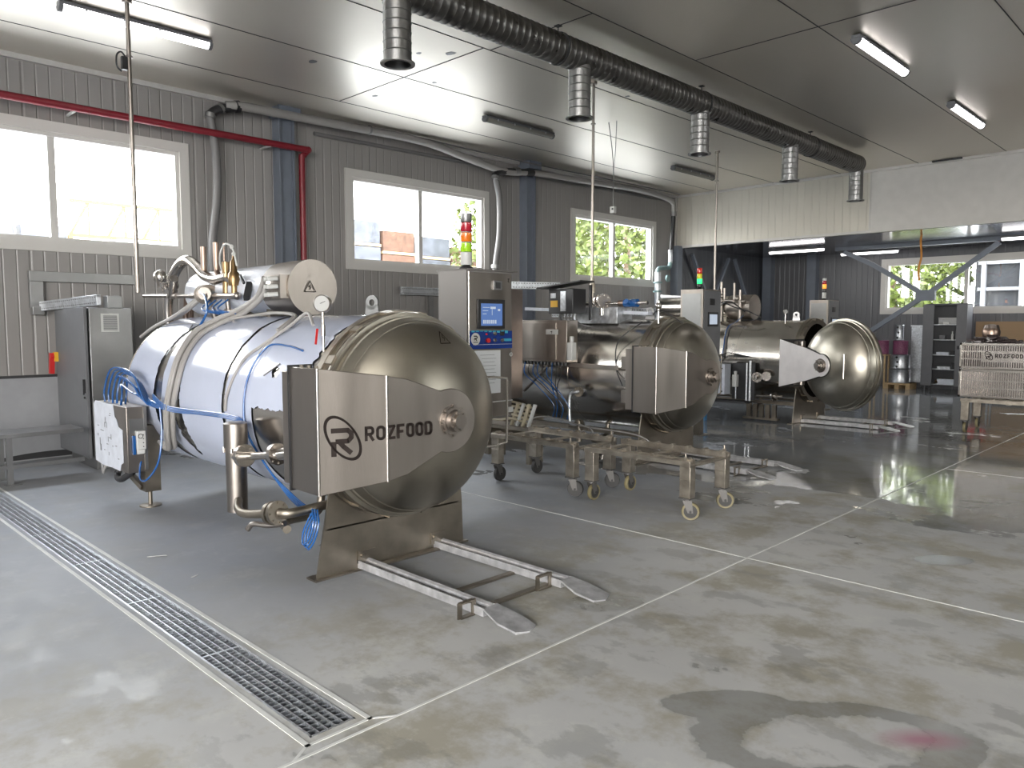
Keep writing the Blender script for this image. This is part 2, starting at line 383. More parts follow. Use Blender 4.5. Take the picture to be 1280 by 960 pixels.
# ---------------------------------------------------------------- setting
def wall_with_holes(mb, axis, p, t, a0, a1, z0, z1, holes):
    """wall in plane axis=p, thickness t (signed), spanning a0..a1, holes (b0,b1,c0,c1)"""
    hs = sorted(holes); cur = a0
    def q(b0, b1, c0, c1):
        if b1 - b0 < 1e-4 or c1 - c0 < 1e-4: return
        lo, hi = sorted((p, p + t))
        if axis == 'x': mb.bx(lo, hi, b0, b1, c0, c1)
        else: mb.bx(b0, b1, lo, hi, c0, c1)
    for b0, b1, c0, c1 in hs:
        q(cur, b0, z0, z1); q(b0, b1, z0, c0); q(b0, b1, c1, z1); cur = b1
    q(cur, a1, z0, z1); return mb
DX0, DX1, DY0, DY1 = -9.56, -2.55, 1.475, 1.68
f = MB(); Z0 = -.3
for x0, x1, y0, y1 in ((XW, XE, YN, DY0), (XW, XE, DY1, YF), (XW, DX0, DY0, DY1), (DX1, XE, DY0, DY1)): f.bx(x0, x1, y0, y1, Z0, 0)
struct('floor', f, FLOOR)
struct('ceiling', MB().bx(XW, XE, YN, YH, CEIL, CEIL + .15), CEILM)
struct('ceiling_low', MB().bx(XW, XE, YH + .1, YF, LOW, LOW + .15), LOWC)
cs = MB()
for x in (-9.25, -7.8, -6.36, -4.9, -3.46, -2.0, -.55, .9, 2.35): cs.bx(x - .005, x + .005, YN, YH, CEIL - .004, CEIL)
for x0, x1, y in ((-7.8, -6.36, 6.0), (-9.25, -7.8, 6.0), (-6.36, -4.9, 6.1), (-3.46, -2.0, 8.0), (-4.9, -3.46, 8.0), (-2.0, 7, 8.05)): cs.bx(x0, x1, y - .006, y + .006, CEIL - .004, CEIL)
struct('trim_8', cs, DARK)
struct('wall_left', wall_with_holes(MB(), 'x', XW, -.14, YN, YH + .1, 0, CEIL, WINS), WALL)
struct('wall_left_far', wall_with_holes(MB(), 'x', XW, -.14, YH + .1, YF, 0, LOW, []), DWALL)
struct('wall_back', wall_with_holes(MB(), 'y', YN, -.14, XW, XE, 0, CEIL, BACKW), WALL)
struct('wall_right', wall_with_holes(MB(), 'x', XE, .14, YN, YF, 0, CEIL, EASTW), WALL)
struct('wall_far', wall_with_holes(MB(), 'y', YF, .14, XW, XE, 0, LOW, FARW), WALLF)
struct('wall_upper', MB().bx(XW, -5.78, YH, YH + .1, LOW, CEIL), HEAD)
struct('wall_upper_right', MB().bx(-5.775, XE, YH - .004, YH + .1, LOW - .01, CEIL), TRIM)
t = MB(); t.bx(XW, XE, YH - .02, YH + .1, LOW - .04, LOW + .012); t.bx(-5.79, -5.765, YH - .012, YH, LOW, CEIL)
struct('trim_1', t, TRIM)
t = MB(); t.bx(XW, XW + .05, YN, YH, CEIL - .06, CEIL); t.bx(XW, XE, YH - .05, YH, CEIL - .05, CEIL); t.bx(XW, XW + .045, YH - .045, YH, LOW, CEIL)
struct('trim_2', t, TRIM)
struct('trim_3', MB().bx(XW, XW + .03, YN, 5.3, .0, .97), SPL)
struct('trim_4', MB().bx(XW + .001, XW + .045, YN, 5.3, .97, 1.0), DARK)
t = MB()   # dark sheet painted as the shade of a gap at the foot of the splash panel
t.prism([(XW + .032, 1.9 + 1.3 * i / 14, .02 + .07 * sin(pi * i / 14) ** .7) for i in range(15)] + [(XW + .032, 3.2, .015), (XW + .032, 1.9, .015)], (.004, 0, 0))
struct('trim_5', t, DARK)
t = MB()
t.bx(-2.455, -2.44, -2, 15.5, 0, .0015); t.bx(XW + .1, -2.455, 4.77, 4.782, 0, .0015); t.bx(-2.44, XE, 4.77, 4.782, 0, .0015); t.bx(-2.44, XE, 9.3, 9.312, 0, .0015)
t.bx(DX1 - 7, DX1 + .05, DY0 - .05, DY0 - .028, 0, .002); t.bx(DX1 - 7, DX1 + .05, DY1 + .028, DY1 + .05, 0, .002); t.bx(DX1 + .035, DX1 + .05, DY0 - .05, DY1 + .05, 0, .002)
t.bar((DX1 + .04, DY0 - .04, .001), (-2.45, DY0 - .13, .001), .012, .002); t.bar((DX1 + .04, DY1 + .04, .001), (-2.45, DY1 + .13, .001), .012, .002)
struct('trim_6', t, SEAM)
# columns against the left wall
for y, s_ in ((5.66, .0), (10.75, .0)):
    t = MB(); t.bx(XW, XW + .2, y - .12, y - .10, 0, CEIL - .14); t.bx(XW, XW + .2, y + .10, y + .12, 0, CEIL - .14); t.bx(XW + .12, XW + .14, y - .10, y + .10, 0, CEIL)
    t.bx(XW, XW + .3, y - .17, y + .17, CEIL - .14, CEIL)
    struct('column', t, COLM)
t = MB(); t.bx(XW, XW + .2, 15.85, 16.05, 0, LOW); struct('column', t, COLM)
t = MB(); t.bx(XW + .05, XW + .3, 20.45, 20.7, 0, LOW); t.bx(-9.0, -8.75, YF - .25, YF - .02, 0, LOW); struct('column', t, COLM)
# windows
def window(n, axis, p, a0, a1, z0, z1, mull, face=.11, inward=1):
    w_ = MB(); g = MB()
    def q(m, b0, b1, c0, c1, d0, d1):
        lo, hi = sorted((p + d0 * inward, p + d1 * inward))
        if axis == 'x': m.bx(lo, hi, b0, b1, c0, c1)
        else: m.bx(b0, b1, lo, hi, c0, c1)
    for (b0, b1, c0, c1) in ((a0 - .12, a1 + .12, z0 - .12, z0 + .001), (a0 - .12, a1 + .12, z1 - .001, z1 + .12), (a0 - .12, a0 + .001, z0 + .001, z1 - .001), (a1 - .001, a1 + .12, z0 + .001, z1 - .001)): q(w_, b0, b1, c0, c1, -.0, .03)
    for (b0, b1, c0, c1) in ((a0, a1, z0, z0 + .05), (a0, a1, z1 - .05, z1), (a0, a0 + .05, z0 + .05, z1 - .05), (a1 - .05, a1, z0 + .05, z1 - .05)): q(w_, b0, b1, c0, c1, -.135, .0005)
    for m_ in mull: q(w_, m_ - .04, m_ + .04, z0, z1, -.12, -.02)
    q(g, a0 + .05, a1 - .05, z0 + .05, z1 - .05, -.075, -.07)
    fr = struct('window_%d' % n, w_, FRAME); gg = struct('pane', g, GLASS, par=fr); return fr
window(1, 'x', XW, *WINS[0], [2.72, 1.5]); window(2, 'x', XW, *WINS[1], [8.24]); window(3, 'x', XW, *WINS[2], [13.63])
window(4, 'y', YF, *FARW[0], [-5.2], inward=-1)
for i, b_ in enumerate(BACKW[:1]): window(5 + i, 'y', YN, *b_, [(b_[0] + b_[1]) / 2], inward=1)
for i, b_ in enumerate(EASTW): window(7 + i, 'x', XE, *b_, [(b_[0] + b_[1]) / 2], inward=-1)  # unseen east windows, the high one added for its light

# floor drain
t = MB(); t.bx(DX0, DX1, DY0, DY1, -.13, -.12); struct('trim_9', t, DARK)
def grate():
    t = MB(); L = 1.0; W = .185
    for i in range(6): y = -W / 2 + W * i / 5; t.bx(.004, L - .004, y - .0028, y + .0028, -.03, -.0015)
    for i in range(29): x = .006 + (L - .012) * i / 28; t.bx(x - .002, x + .002, -W / 2, W / 2, -.022, -.002)
    t.bx(.0, .006, -W / 2, W / 2, -.03, -.001); t.bx(L - .006, L, -W / 2, W / 2, -.03, -.001); return t
yc = (DY0 + DY1) / 2
gl = ['galvanised floor grate at the near end of the drain channel', 'second floor grate counted from the near end of the drain', 'third floor grate counted from the near end of the drain', 'fourth floor grate counted from the near end of the drain', 'fifth floor grate counted from the near end of the drain', 'sixth floor grate counted from the near end of the drain', 'floor grate at the wall end of the drain channel']
g0 = None
for i in range(7):
    loc = (-3.56 - i * 1.0, yc, 0)
    if g0 is None:
        m_ = grate(); m_.v = [p + Vector(loc) for p in m_.v]
        g0 = solo('drain_grate', m_, GALV, gl[0], 'drain grate', loc, 'grates over the floor drain', smooth=False)
    else: clone(g0, (-i * 1.0, 0, 0), gl[i])
t = MB(); t.bx(DX0, DX1, DY0, DY0 + .007, -.05, .001); t.bx(DX0, DX1, DY1 - .007, DY1, -.05, .001); t.bx(DX1 - .012, DX1, DY0, DY1, -.05, .001)
struct('trim_10', t, GALV)

# ---------------------------------------------------------------- lettering
def rr(x0, x1, y0, y1, r, k=4, corners='1111'):
    pts = []
    for (cx, cy, a, on) in ((x1 - r, y1 - r, 0, corners[0]), (x0 + r, y1 - r, 90, corners[1]), (x0 + r, y0 + r, 180, corners[2]), (x1 - r, y0 + r, 270, corners[3])):
        if on == '1': pts += [(cx + r * cos(radians(a + 90 * i / k)), cy + r * sin(radians(a + 90 * i / k))) for i in range(k + 1)]
        else: pts.append({0: (x1, y1), 90: (x0, y1), 180: (x0, y0), 270: (x1, y0)}[a])
    return pts
def word(mb, text, u0, v0, h, fn, pitch=None):
    wd = .2; hw = wd / 2; W = .66; u = 0
    G = {'O': [(rr(hw, W - hw, hw, 1 - hw, .2), True)], 'D': [(rr(hw, W - hw, hw, 1 - hw, .22, corners='1001'), True)],
         'R': [([(hw, 0), (hw, 1)], False), (rr(hw, W - hw, .45, 1 - hw, .18, corners='1001'), True), ([(.34, .42), (W - .06, 0)], False)],
         'Z': [([(0.02, 1 - hw), (W - hw, 1 - hw), (hw, hw), (W - .02, hw)], False)], 'F': [([(hw, 0), (hw, 1 - hw), (W - .06, 1 - hw)], False), ([(hw, .48), (W - .14, .48)], False)]}
    pt = pitch or (W + .13) * h
    for ch in text:
        for pts, cl in G[ch]: mb.stroke([(u0 + u + x * h, v0 + y * h) for x, y in pts], wd * h, fn, cl)
        u += pt
def emblem(mb, u, v, h, fn):
    # slanted oval with a bold letter in it
    for k, (w0, off) in enumerate(((.05, 0), (.045, .02))):
        pts = []
        for i in range(40):
            a = 2 * pi * i / 40; ex, ey = .30 * cos(a), .56 * sin(a); ca = radians(34)
            x = ex * cos(ca) - ey * sin(ca); y = ex * sin(ca) + ey * cos(ca); pts.append((u + (x + off) * h, v + (y - off) * h))
        mb.stroke(pts, w0 * h, fn, True)
    s = h
    mb.stroke([(u - .26 * s, v + .17 * s), (u + .12 * s, v + .17 * s), (u + .2 * s, v + .1 * s), (u + .2 * s, v + .0 * s), (u + .12 * s, v - .08 * s), (u - .16 * s, v - .08 * s)], .11 * s, fn)
    mb.stroke([(u - .20 * s, v - .08 * s), (u - .20 * s, v - .42 * s)], .12 * s, fn)
    mb.stroke([(u - .08 * s, v - .08 * s), (u + .02 * s, v - .2 * s), (u + .2 * s, v - .36 * s)], .11 * s, fn)
def warn(mb, u, v, h, fn):
    mb.stroke([(u - h * .55, v - h * .4), (u + h * .55, v - h * .4), (u, v + h * .55)], h * .07, fn, True)
    mb.stroke([(u + .05 * h, v + .2 * h), (u - .08 * h, v), (u + .08 * h, v), (u - .03 * h, v - .22 * h)], h * .07, fn)

# ---------------------------------------------------------------- retorts
def cylpt(x, deg, r=.66, zc=1.0): a = radians(deg); return (x, r * cos(a), zc + r * sin(a))
def sheet(mb, x0, x1, a0, a1, r, nx=80, na=130, rag=(0, 0, 0, 0), seed=0, holes=()):
    vs = []; fs = []
    def ra(amp, t, s_): return amp * (noise.noise(Vector((t * 3.1, s_ * 7.7 + seed, 0))) + .5 * noise.noise(Vector((t * 11.0, s_ * 3.3 + seed, 5))))
    for i in range(nx + 1):
        for j in range(na + 1):
            s_ = i / nx; t_ = j / na
            xa = x0 + ra(rag[0], t_ * 4, 1); xb = x1 + ra(rag[1], t_ * 4, 2)
            aa = a0 + ra(rag[2], s_ * 4, 3) * 60; ab = a1 + ra(rag[3], s_ * 4, 4) * 60
            x = xa + (xb - xa) * s_; a = radians(aa + (ab - aa) * t_)
            rr_ = r + .0025 * noise.noise(Vector((x * 2.2, a * 2.5, seed)))
            vs.append((x, rr_ * cos(a), 1 + rr_ * sin(a)))
    for i in range(nx):
        for j in range(na):
            c = vs[i * (na + 1) + j]; xm = c[0]; am = math.degrees(atan2(c[2] - 1, c[1])) % 360
            if any(((xm - hx) / hw) ** 2 + ((am - ha) / hd) ** 2 < 1 + .6 * noise.noise(Vector((xm * 9, am * .2, 1))) for hx, hw, ha, hd in holes): continue
            fs.append((i * (na + 1) + j, (i + 1) * (na + 1) + j, (i + 1) * (na + 1) + j + 1, i * (na + 1) + j + 1))
    return mb.add(vs, fs)
def flange(mb, c, ax, R=.06, th=.03, n=8):
    c = Vector(c); ax = Vector(ax).normalized(); mb.lathe([(-th / 2, R), (th / 2, R)], c, ax, 20); mb.bolts(c + ax * th / 2, ax, R * .8, n, .007, .012); mb.bolts(c - ax * th / 2, -ax, R * .8, n, .007, .012)
def arm_path(u):
    A = Vector((.31, -.85)); B = Vector((.45, -.48)); Cc = Vector((.475, -.02)); L1 = (B - A).length
    if u <= L1: d = (B - A).normalized(); p = A + d * u
    else: d = (Cc - B).normalized(); p = B + d * (u - L1)
    nrm = Vector((d.y, -d.x)); return p, nrm
def retort(o, root_label, tone, door_deg=0, style='wrap', film=False, letters=False, group=None):
    th = thing('retort', root_label, 'retort', (o[0], o[1], 0), group)
    # shell, hollow at the mouth
    b = MB(o); b.lathe([(-3.62, 0), (-3.58, .25), (-3.50, .45), (-3.38, .6), (-3.25, .655), (-1.6, .655), (-.02, .655), (-.02, .60), (-3.1, .60), (-3.3, 0)], (0, 0, 1), (1, 0, 0), 72, caps=False)
    sh = part('shell', b, tone, th)
    b = MB(o); b.lathe([(-.10, .655), (-.10, .69), (-.045, .69), (-.045, .675), (0, .675), (0, .60), (-.02, .60)], (0, 0, 1), (1, 0, 0), 72, caps=False)
    for k in range(16):
        a = radians(11 + k * 22.5); b.bx(-.05, .03, .675 * cos(a) - .03, .675 * cos(a) + .03, 1 + .675 * sin(a) - .012, 1 + .675 * sin(a) + .012, Matrix.Rotation(a + pi / 2, 3, 'X'))
    part('mouth_flange', b, PLATE, th)
    if film:
        for nm, a_ in (('protective_film', dict(x0=-3.22, x1=-2.53, a0=30, a1=247, rag=(.01, .05, .0, .02), seed=1, holes=[(-2.55, .05, 200, 60)])),
                       ('protective_film', dict(x0=-2.44, x1=-1.31, a0=30, a1=246, rag=(.04, .02, .0, .02), seed=2, holes=[(-2.14, .085, 188, 34), (-1.72, .02, 100, 3)])),
                       ('protective_film', dict(x0=-1.26, x1=-.86, a0=30, a1=242, rag=(.012, .012, .0, .02), seed=3)), ('protective_film', dict(x0=-.862, x1=-.17, a0=30, a1=177, rag=(.0, .07, .0, .03), seed=4, holes=[(-.62, .05, 155, 4)]))):
            m_ = MB(o); sheet(m_, r=.6615, **a_); part(nm, m_, FILM, th, 'blue white peeling film')
    # belt seams
    b = MB(o)
    for x in (-3.25, -2.2, -1.1): b.lathe([(x - .004, .656), (x - .004, .6585), (x + .004, .6585), (x + .004, .656)], (0, 0, 1), (1, 0, 0), 64, caps=False)
    comps('weld_seam', b, POL, th)
    # saddle plate at the front
    a0 = atan2(.52 - 1, .53); a1 = atan2(.56 - 1, -.52)
    a1 = a1 if a1 < 0 else a1 - 2 * pi
    arc = [(.656 * cos(a0 + (a1 - a0) * i / 20), 1 + .656 * sin(a0 + (a1 - a0) * i / 20)) for i in range(21)]
    pts = [(-.64, .012), (.58, .012), (.57, .30), (.545, .56)] + arc + [(-.53, .60)]
    b = MB(o); b.prism([(-.10, y, z) for y, z in pts], (.014, 0, 0)); b.bx(-.16, -.05, -.67, .6, 0, .012); b.bx(-.10, -.086, -.56, .53, .3, .31)
    for y in (-.27, .34): b.bx(-.09, -.075, y - .07, y + .07, .04, .12); b.lathe([(0, .014), (.012, .014)], (-.075, y - .04, .09), (1, 0, 0), 8)
    part('saddle_plate', b, PLATE, th)
    if not film:
      arc2 = [(.656 * cos(radians(-30 - 120 * i / 20)), 1 + .656 * sin(radians(-30 - 120 * i / 20))) for i in range(21)]
      b = MB(o); b.prism([(-2.6, y, z) for y, z in [(-.55, .012), (.55, .012)] + arc2], (.014, 0, 0)); b.bx(-2.66, -2.54, -.57, .57, 0, .012)
      part('saddle_plate', b, PLATE, th)
    b = MB(o)
    for y in ((-.36, .36) if not film else ()): b.bar((-2.6, y, .30), (-.1, y, .30), .05, .06)
    b.tube([(-.9, -.1, .34), (-.9, -.15, .2), (-.9, -.4, .18), (-.7, -.5, .18)], .03)
    part('underframe', b, PLATE, th)
    # door
    D = MB(o)
    piv = Vector((.1, -.79, 0)); Mx = None
    if door_deg: Mx = Matrix.Translation(piv) @ Matrix.Rotation(radians(door_deg), 4, 'Z') @ Matrix.Translation(-piv)
    prof = [(.004, .56), (.004, .672), (.028, .678), (.05, .672), (.055, .648), (.085, .645), (.09, .652), (.10, .655), (.115, .648)]
    prof[-2:] = [(.10, .650)]
    for i in range(0, 25):
        a = math.asin(.05 / .405) + (pi / 2 - math.asin(.05 / .405)) * i / 24
        rr_ = .645 * cos(a) if i < 24 else 0.0
        prof.append((.052 + .405 * sin(a), rr_))
        if i == 3: prof += [(.052 + .405 * sin(a) + .002, rr_ - .006)]
    D = MB(o, Mx); D.lathe(prof, (0, 0, 1), (1, 0, 0), 80, caps=False)
    dr = part('door', D, DOME, th)
    h = MB(o, Mx); h.lathe([(.455, .10), (.478, .10), (.478, .085), (.50, .085), (.50, .07), (.53, .065), (.53, .045), (.555, .045)], (0, 0, 1), (1, 0, 0), 32); h.bolts((.48, 0, 1), (1, 0, 0), .090, 8, .012, .016); h.bolts((.53, 0, 1), (1, 0, 0), .052, 6, .010, .014)
    part('door_hub', h, STEEL, dr)
    h = MB(o, Mx)
    if style == 'wrap': h.tube([(.10, .60, 1.22), (.13, .72, 1.215), (.15, .80, 1.205)], .009, 8, smooth=False).tube([(.15, .80, 1.205), (.15, .805, .97), (.15, .80, .74)], .009, 8, smooth=False).tube([(.15, .80, .74), (.13, .7, .72), (.10, .60, .72)], .009, 8, smooth=False)
    else: h.tube([(.33, .36, 1.18), (.40, .36, 1.17), (.40, .36, .83), (.33, .36, .82)], .010, 8, smooth=False)
    part('door_handle', h, POL, dr)
    am = MB(o, Mx); zc = .99
    if style == 'wrap':
        A = Vector((.31, -.85)); B = Vector((.45, -.48)); t_ = .012
        am.prism([(.01, -.85, zc - .36), (.31, -.85, zc - .36), (.31, -.85, zc + .36), (.01, -.85, zc + .36)], (0, .01, 0))
        am.prism([(A.x, A.y, zc - .36), (B.x, B.y, zc - .31), (B.x, B.y, zc + .31), (A.x, A.y, zc + .36)], (-.010, .004, 0))
        pts = [(-.48, -.31), (-.34, -.285)] + [(-.02 + .2 * cos(radians(a)), .01 + .2 * sin(radians(a))) for a in range(-110, 111, 10)] + [(-.34, .285), (-.48, .31)]
        am.prism([(B.x + (y + .48) * .055, y, zc + z) for y, z in pts], (-.010, 0, 0))
        ar = part('hinge_arm', am, STEEL, dr, bev=.004)
        # bent edge strips, in brighter steel to draw the edge highlights, and inner ribs
        e = MB(o, Mx); e.cyl((.31, -.85, zc - .36), (.31, -.85, zc + .36), .008); e.cyl((B.x, B.y, zc - .31), (B.x, B.y, zc + .31), .008)
        comps('bend_edge', e, POL, ar)
        e = MB(o, Mx); e.prism([(.01, -.84, zc + .33), (.30, -.84, zc + .33), (.42, -.5, zc + .29), (.34, -.5, zc + .29), (.05, -.70, zc + .33)], (0, 0, -.012)); e.prism([(.01, -.84, zc - .33), (.30, -.84, zc - .33), (.42, -.5, zc - .29), (.34, -.5, zc - .29), (.05, -.70, zc - .33)], (0, 0, .012))
        for x in (.06, .14, .22): e.lathe([(0, .012), (.05, .012)], (x, -.80, zc + .32), (0, 0, 1), 8)
        comps('arm_rib', e, PLATE, ar)
        # fixed hinge post
        e = MB(o); e.bx(-.10, .0, -.84, -.69, zc - .34, zc + .33); e.bx(-.22, -.10, -.76, -.58, zc + .10, zc + .24); e.bx(-.22, -.10, -.76, -.58, zc - .28, zc - .14)
        part('hinge_post', e, STEEL, th, bev=.004)
        e = MB(o); e.bx(-.0, .012, -.86, -.70, zc - .37, zc + .37); part('hinge_gap_shade', e, BLACK, th)  # black sheet standing in for the shade in the hinge gap
    else:
        pts = [(-.86, -.36), (-.30, -.23)] + [(-.0 + .16 * cos(radians(a)), .01 + .16 * sin(radians(a))) for a in range(-100, 101, 10)] + [(-.30, .25), (-.86, .37)]
        am.prism([(.47, y, zc + z) for y, z in pts], (-.014, 0, 0))
        ar = part('hinge_arm', am, mat('bright_arm', (.86, .82, .81), .38, .55, var=.06), dr, 'bright pointed steel hinge arm', bev=.003)
        e = MB(o, Mx); e.prism([(.455, y * 1.03, zc + z * 1.06) for y, z in pts[1:-1]], (-.03, 0, 0)); e.bx(.0, .456, -.86, -.845, zc - .36, zc + .37); part('arm_pad', e, RUB, ar)
        e = MB(o); e.bx(-.16, .06, -.86, -.68, zc - .34, zc + .34); e.bx(-.28, -.16, -.74, -.58, zc + .12, zc + .24); e.bx(-.28, -.16, -.74, -.58, zc - .28, zc - .14)
        e.cyl((.1, -.79, zc - .34), (.1, -.79, zc + .34), .05)
        part('hinge_post', e, STEEL, th, bev=.004)
    if letters:
        def fn(u, v):
            p, nr = arm_path(u); return (p.x + nr.x * .004, p.y + nr.y * .004, zc + v)
        lm = MB(o, Mx); emblem(lm, .135, -.035, .25, fn); word(lm, 'ROZFOOD', .262, -.062, .085, fn, .0665)
        part('lettering', lm, INK, dr, smooth=False)
        lm = MB(o, Mx)
        def fd(u, v):   # on the dome, near the top
            y, z = u, v; rad = sqrt(y * y + (z - 1) ** 2); k = min(1, rad / .645); a = math.acos(k); return (.052 + .405 * sin(a) + .004, y, z)
        lm.stroke([(.03, 1.475), (.12, 1.475), (.075, 1.55)], .006, fd, True); lm.stroke([(.08, 1.53), (.07, 1.51), (.085, 1.51), (.075, 1.49)], .005, fd)
        part('warning_sign', lm, INK, dr, smooth=False)
    # lifting eye
    e = MB(o); n_ = 20
    ax_ = Vector((.35, -1, 0)).normalized(); cc = Vector((-.36, 0, 1.745)); e.lathe([(-.011, .022), (-.011, .05), (.011, .05), (.011, .022), (-.011, .022)], cc, ax_, 28, caps=False)
    e.bar(cc + Vector((0, 0, -.105)), cc + Vector((0, 0, -.035)), .022, .085, tuple(Vector((0, 0, 1)).cross(ax_))) if False else e.prism([cc + ax_ * -.011 + Vector((0, 0, 1)).cross(ax_) * u_ + Vector((0, 0, w_)) for u_, w_ in ((-.06, -.10), (.06, -.10), (.048, -.012), (.02, -.024), (-.02, -.024), (-.048, -.012))], ax_ * .022)
    part('lifting_eye', e, CABG, th)
    return th, dr
def track(o, label, group):
    th = thing('loading_track', label, 'loading track', (o[0], o[1], 0), group)
    for y in (-.29, .35):
        b = MB(o)
        sec = [(-.05, .012), (-.05, .06), (-.04, .06), (-.03, .022), (.0, .022), (.012, .058), (.03, .066), (.048, .058), (.058, .012)]
        b.prism([(-.14 + .05, y + a, c) for a, c in sec], (1.2, 0, 0))
        x0 = 1.11; vs = [(x0, y - .05, .06), (x0, y + .055, .062), (x0 + .16, y + .085, .03), (x0 + .27, y + .075, .012), (x0 + .30, y + .0, .006), (x0 + .27, y - .075, .012), (x0 + .14, y - .085, .03)]
        b.add(vs + [(p[0], p[1], max(0, p[2] - .012)) for p in vs], [tuple(range(7)), tuple(range(13, 6, -1))] + [(i, i + 7, (i + 1) % 7 + 7, (i + 1) % 7) for i in range(7)])
        part('rail', b, WORN, th)
    for x in (-.04, .70, 1.0): b = MB(o); b.bx(x - .02, x + .02, -.27, .33, .004, .018); part('crossbar', b, PLATE, th)
    for y0, y1 in ((-.44, -.34), (.18, .29)):
        for x in (1.03,): b = MB(o); b.bar((x, y0, .09), (x, y1, .09), .03, .008); b.bar((x, y0, .01), (x, y1, .01), .03, .008); b.bar((x, y0, .006), (x, y0, .094), .03, .008, (1, 0, 0)); b.bar((x, y1, .006), (x, y1, .094), .03, .008, (1, 0, 0)); part('end_loop', b, PLATE, th)
    return th
V1 = (-4.05, 3.1, 0); V2 = (-4.93, 7.73, 0); V3 = (-5.2, 12.35, 0)
G_R = 'retorts in a row along the window wall'
r1, d1 = retort(V1, 'stainless retort with blue white film on the shell and a lettered hinge arm', BODY, film=True, letters=True, group=G_R)
r2, d2 = retort(V2, 'bare stainless retort with closed door and plain hinge arm, behind the empty trolleys', BODY, group=G_R)
r3, d3 = retort(V3, 'bare stainless retort with its round door swung wide open', BODY, door_deg=-114, style='point', group=G_R)
G_T = 'loading tracks on the floor before the retorts'
track(V1, 'steel loading track on the floor before the lettered retort', G_T)
track(V2, 'steel loading track on the floor behind the trolleys, before the closed bare retort', G_T)
track((V3[0], V3[1], 0), 'steel loading track under the open door of the retort with the open door', G_T)

# fittings shared by the retorts --------------------------------------------------
def drum(o, x1, par, L, film=False, sign=False):
    b = MB(o); r = .205; yy, zz = .1, 1.885
    b.lathe([(x1 - L, 0), (x1 - L, r), (x1 - .42, r)], (0, yy, zz), (1, 0, 0), 40, caps=False)
    dd = part('overhead_drum', b, FILMW if film else BODY, par)
    b = MB(o); b.lathe([(x1 - .44, r), (x1 - .44, r + .008), (x1 - .28, r + .012), (x1, r + .012), (x1, 0)], (0, yy, zz), (1, 0, 0), 40, caps=False)
    part('drum_cap', b, STEEL, dd)
    b = MB(o)
    for x in (x1 - .9, x1 - .5, x1 - L + .4): b.bx(x - .03, x + .03, yy - .12, yy + .12, 1.65, zz - .12)
    part('drum_bracket', b, PLATE, dd)
    if sign:
        b = MB(o); warn(b, yy - .03, zz - .0, .09, lambda u, v: (x1 + .008, u, v)); part('warning_sign', b, INK, dd, smooth=False)
        b = MB(o); b.bx(x1 - .17, x1 - .02, yy - .27, yy - .19, zz - .09, zz + .09); part('terminal_box', b, STEEL, dd)
        b = MB(o)
        for k in range(6): b.cyl((x1 - .06 - .06 * (k % 2), yy - .27, zz - .06 + .06 * (k // 2)), (x1 - .08 - .06 * (k % 2), yy - .34, zz - .065 + .06 * (k // 2)), .017)
        part('cable_gland', b, WHITE, dd)
    return dd
def W(o, p): return (p[0] + o[0], p[1] + o[1], p[2])
drum(V1, -1.30, r1, 1.95, film=True, sign=True)
drum(V3, -1.15, r3, 1.9)
# gauge on a stem
def gauge(o, p, par, h=.30, r=.045, valve=True):
    b = MB(o); b.cyl(p, (p[0], p[1], p[2] + h), .009); b.cyl((p[0], p[1], p[2] + h * .45), (p[0], p[1], p[2] + h * .7), .015)
    g = part('pressure_gauge', b, POL, par); c = (p[0], p[1], p[2] + h + r); ax = Vector((.62, -.78, 0))
    b = MB(o); b.lathe([(-.025, r * .9), (-.02, r), (.022, r), (.026, r * .93), (.018, r * .9)], c, ax, 28); part('gauge_case', b, STEEL, g)
    b = MB(o); b.lathe([(.019, r * .9), (.0195, 0)], c, ax, 28, caps=False); part('dial', b, GLASSY, g)
    b = MB(o); cc = Vector(c) + ax * .021; u = Vector((.78, .62, 0)); b.bar(cc - u * .01, cc + u * .024 + Vector((0, 0, .014)), .004, .003); b.bx(cc.x - .001, cc.x + .001, cc.y - .001, cc.y + .001, cc.z - .001, cc.z + .001); part('needle', b, BLACK, g)
    b = MB()
    for k in range(11): an = radians(-45 + 27 * k); q = Vector(c) + ax * .0205 + (u * cos(an) + Vector((0, 0, sin(an)))) * r * .68; q2 = Vector(c) + ax * .0205 + (u * cos(an) + Vector((0, 0, sin(an)))) * r * .82; b.bar(q, q2, .003, .002)
    part('dial_mark', b, BLACK, g, kind='stuff')
    if valve: b = MB(o); b.bar((p[0] - .02, p[1] - .03, p[2] + h * .62), (p[0] - .035, p[1] - .035, p[2] + h * .25), .014, .006); part('valve_lever', b, REDP, g)
a = radians(140); gauge(V1, (-.20, .655 * cos(a) + .01, 1 + .655 * sin(a) - .02), r1, .27, .055)
gauge(V3, (-.42, -.28, 1.60), r3, .16, .035, False)
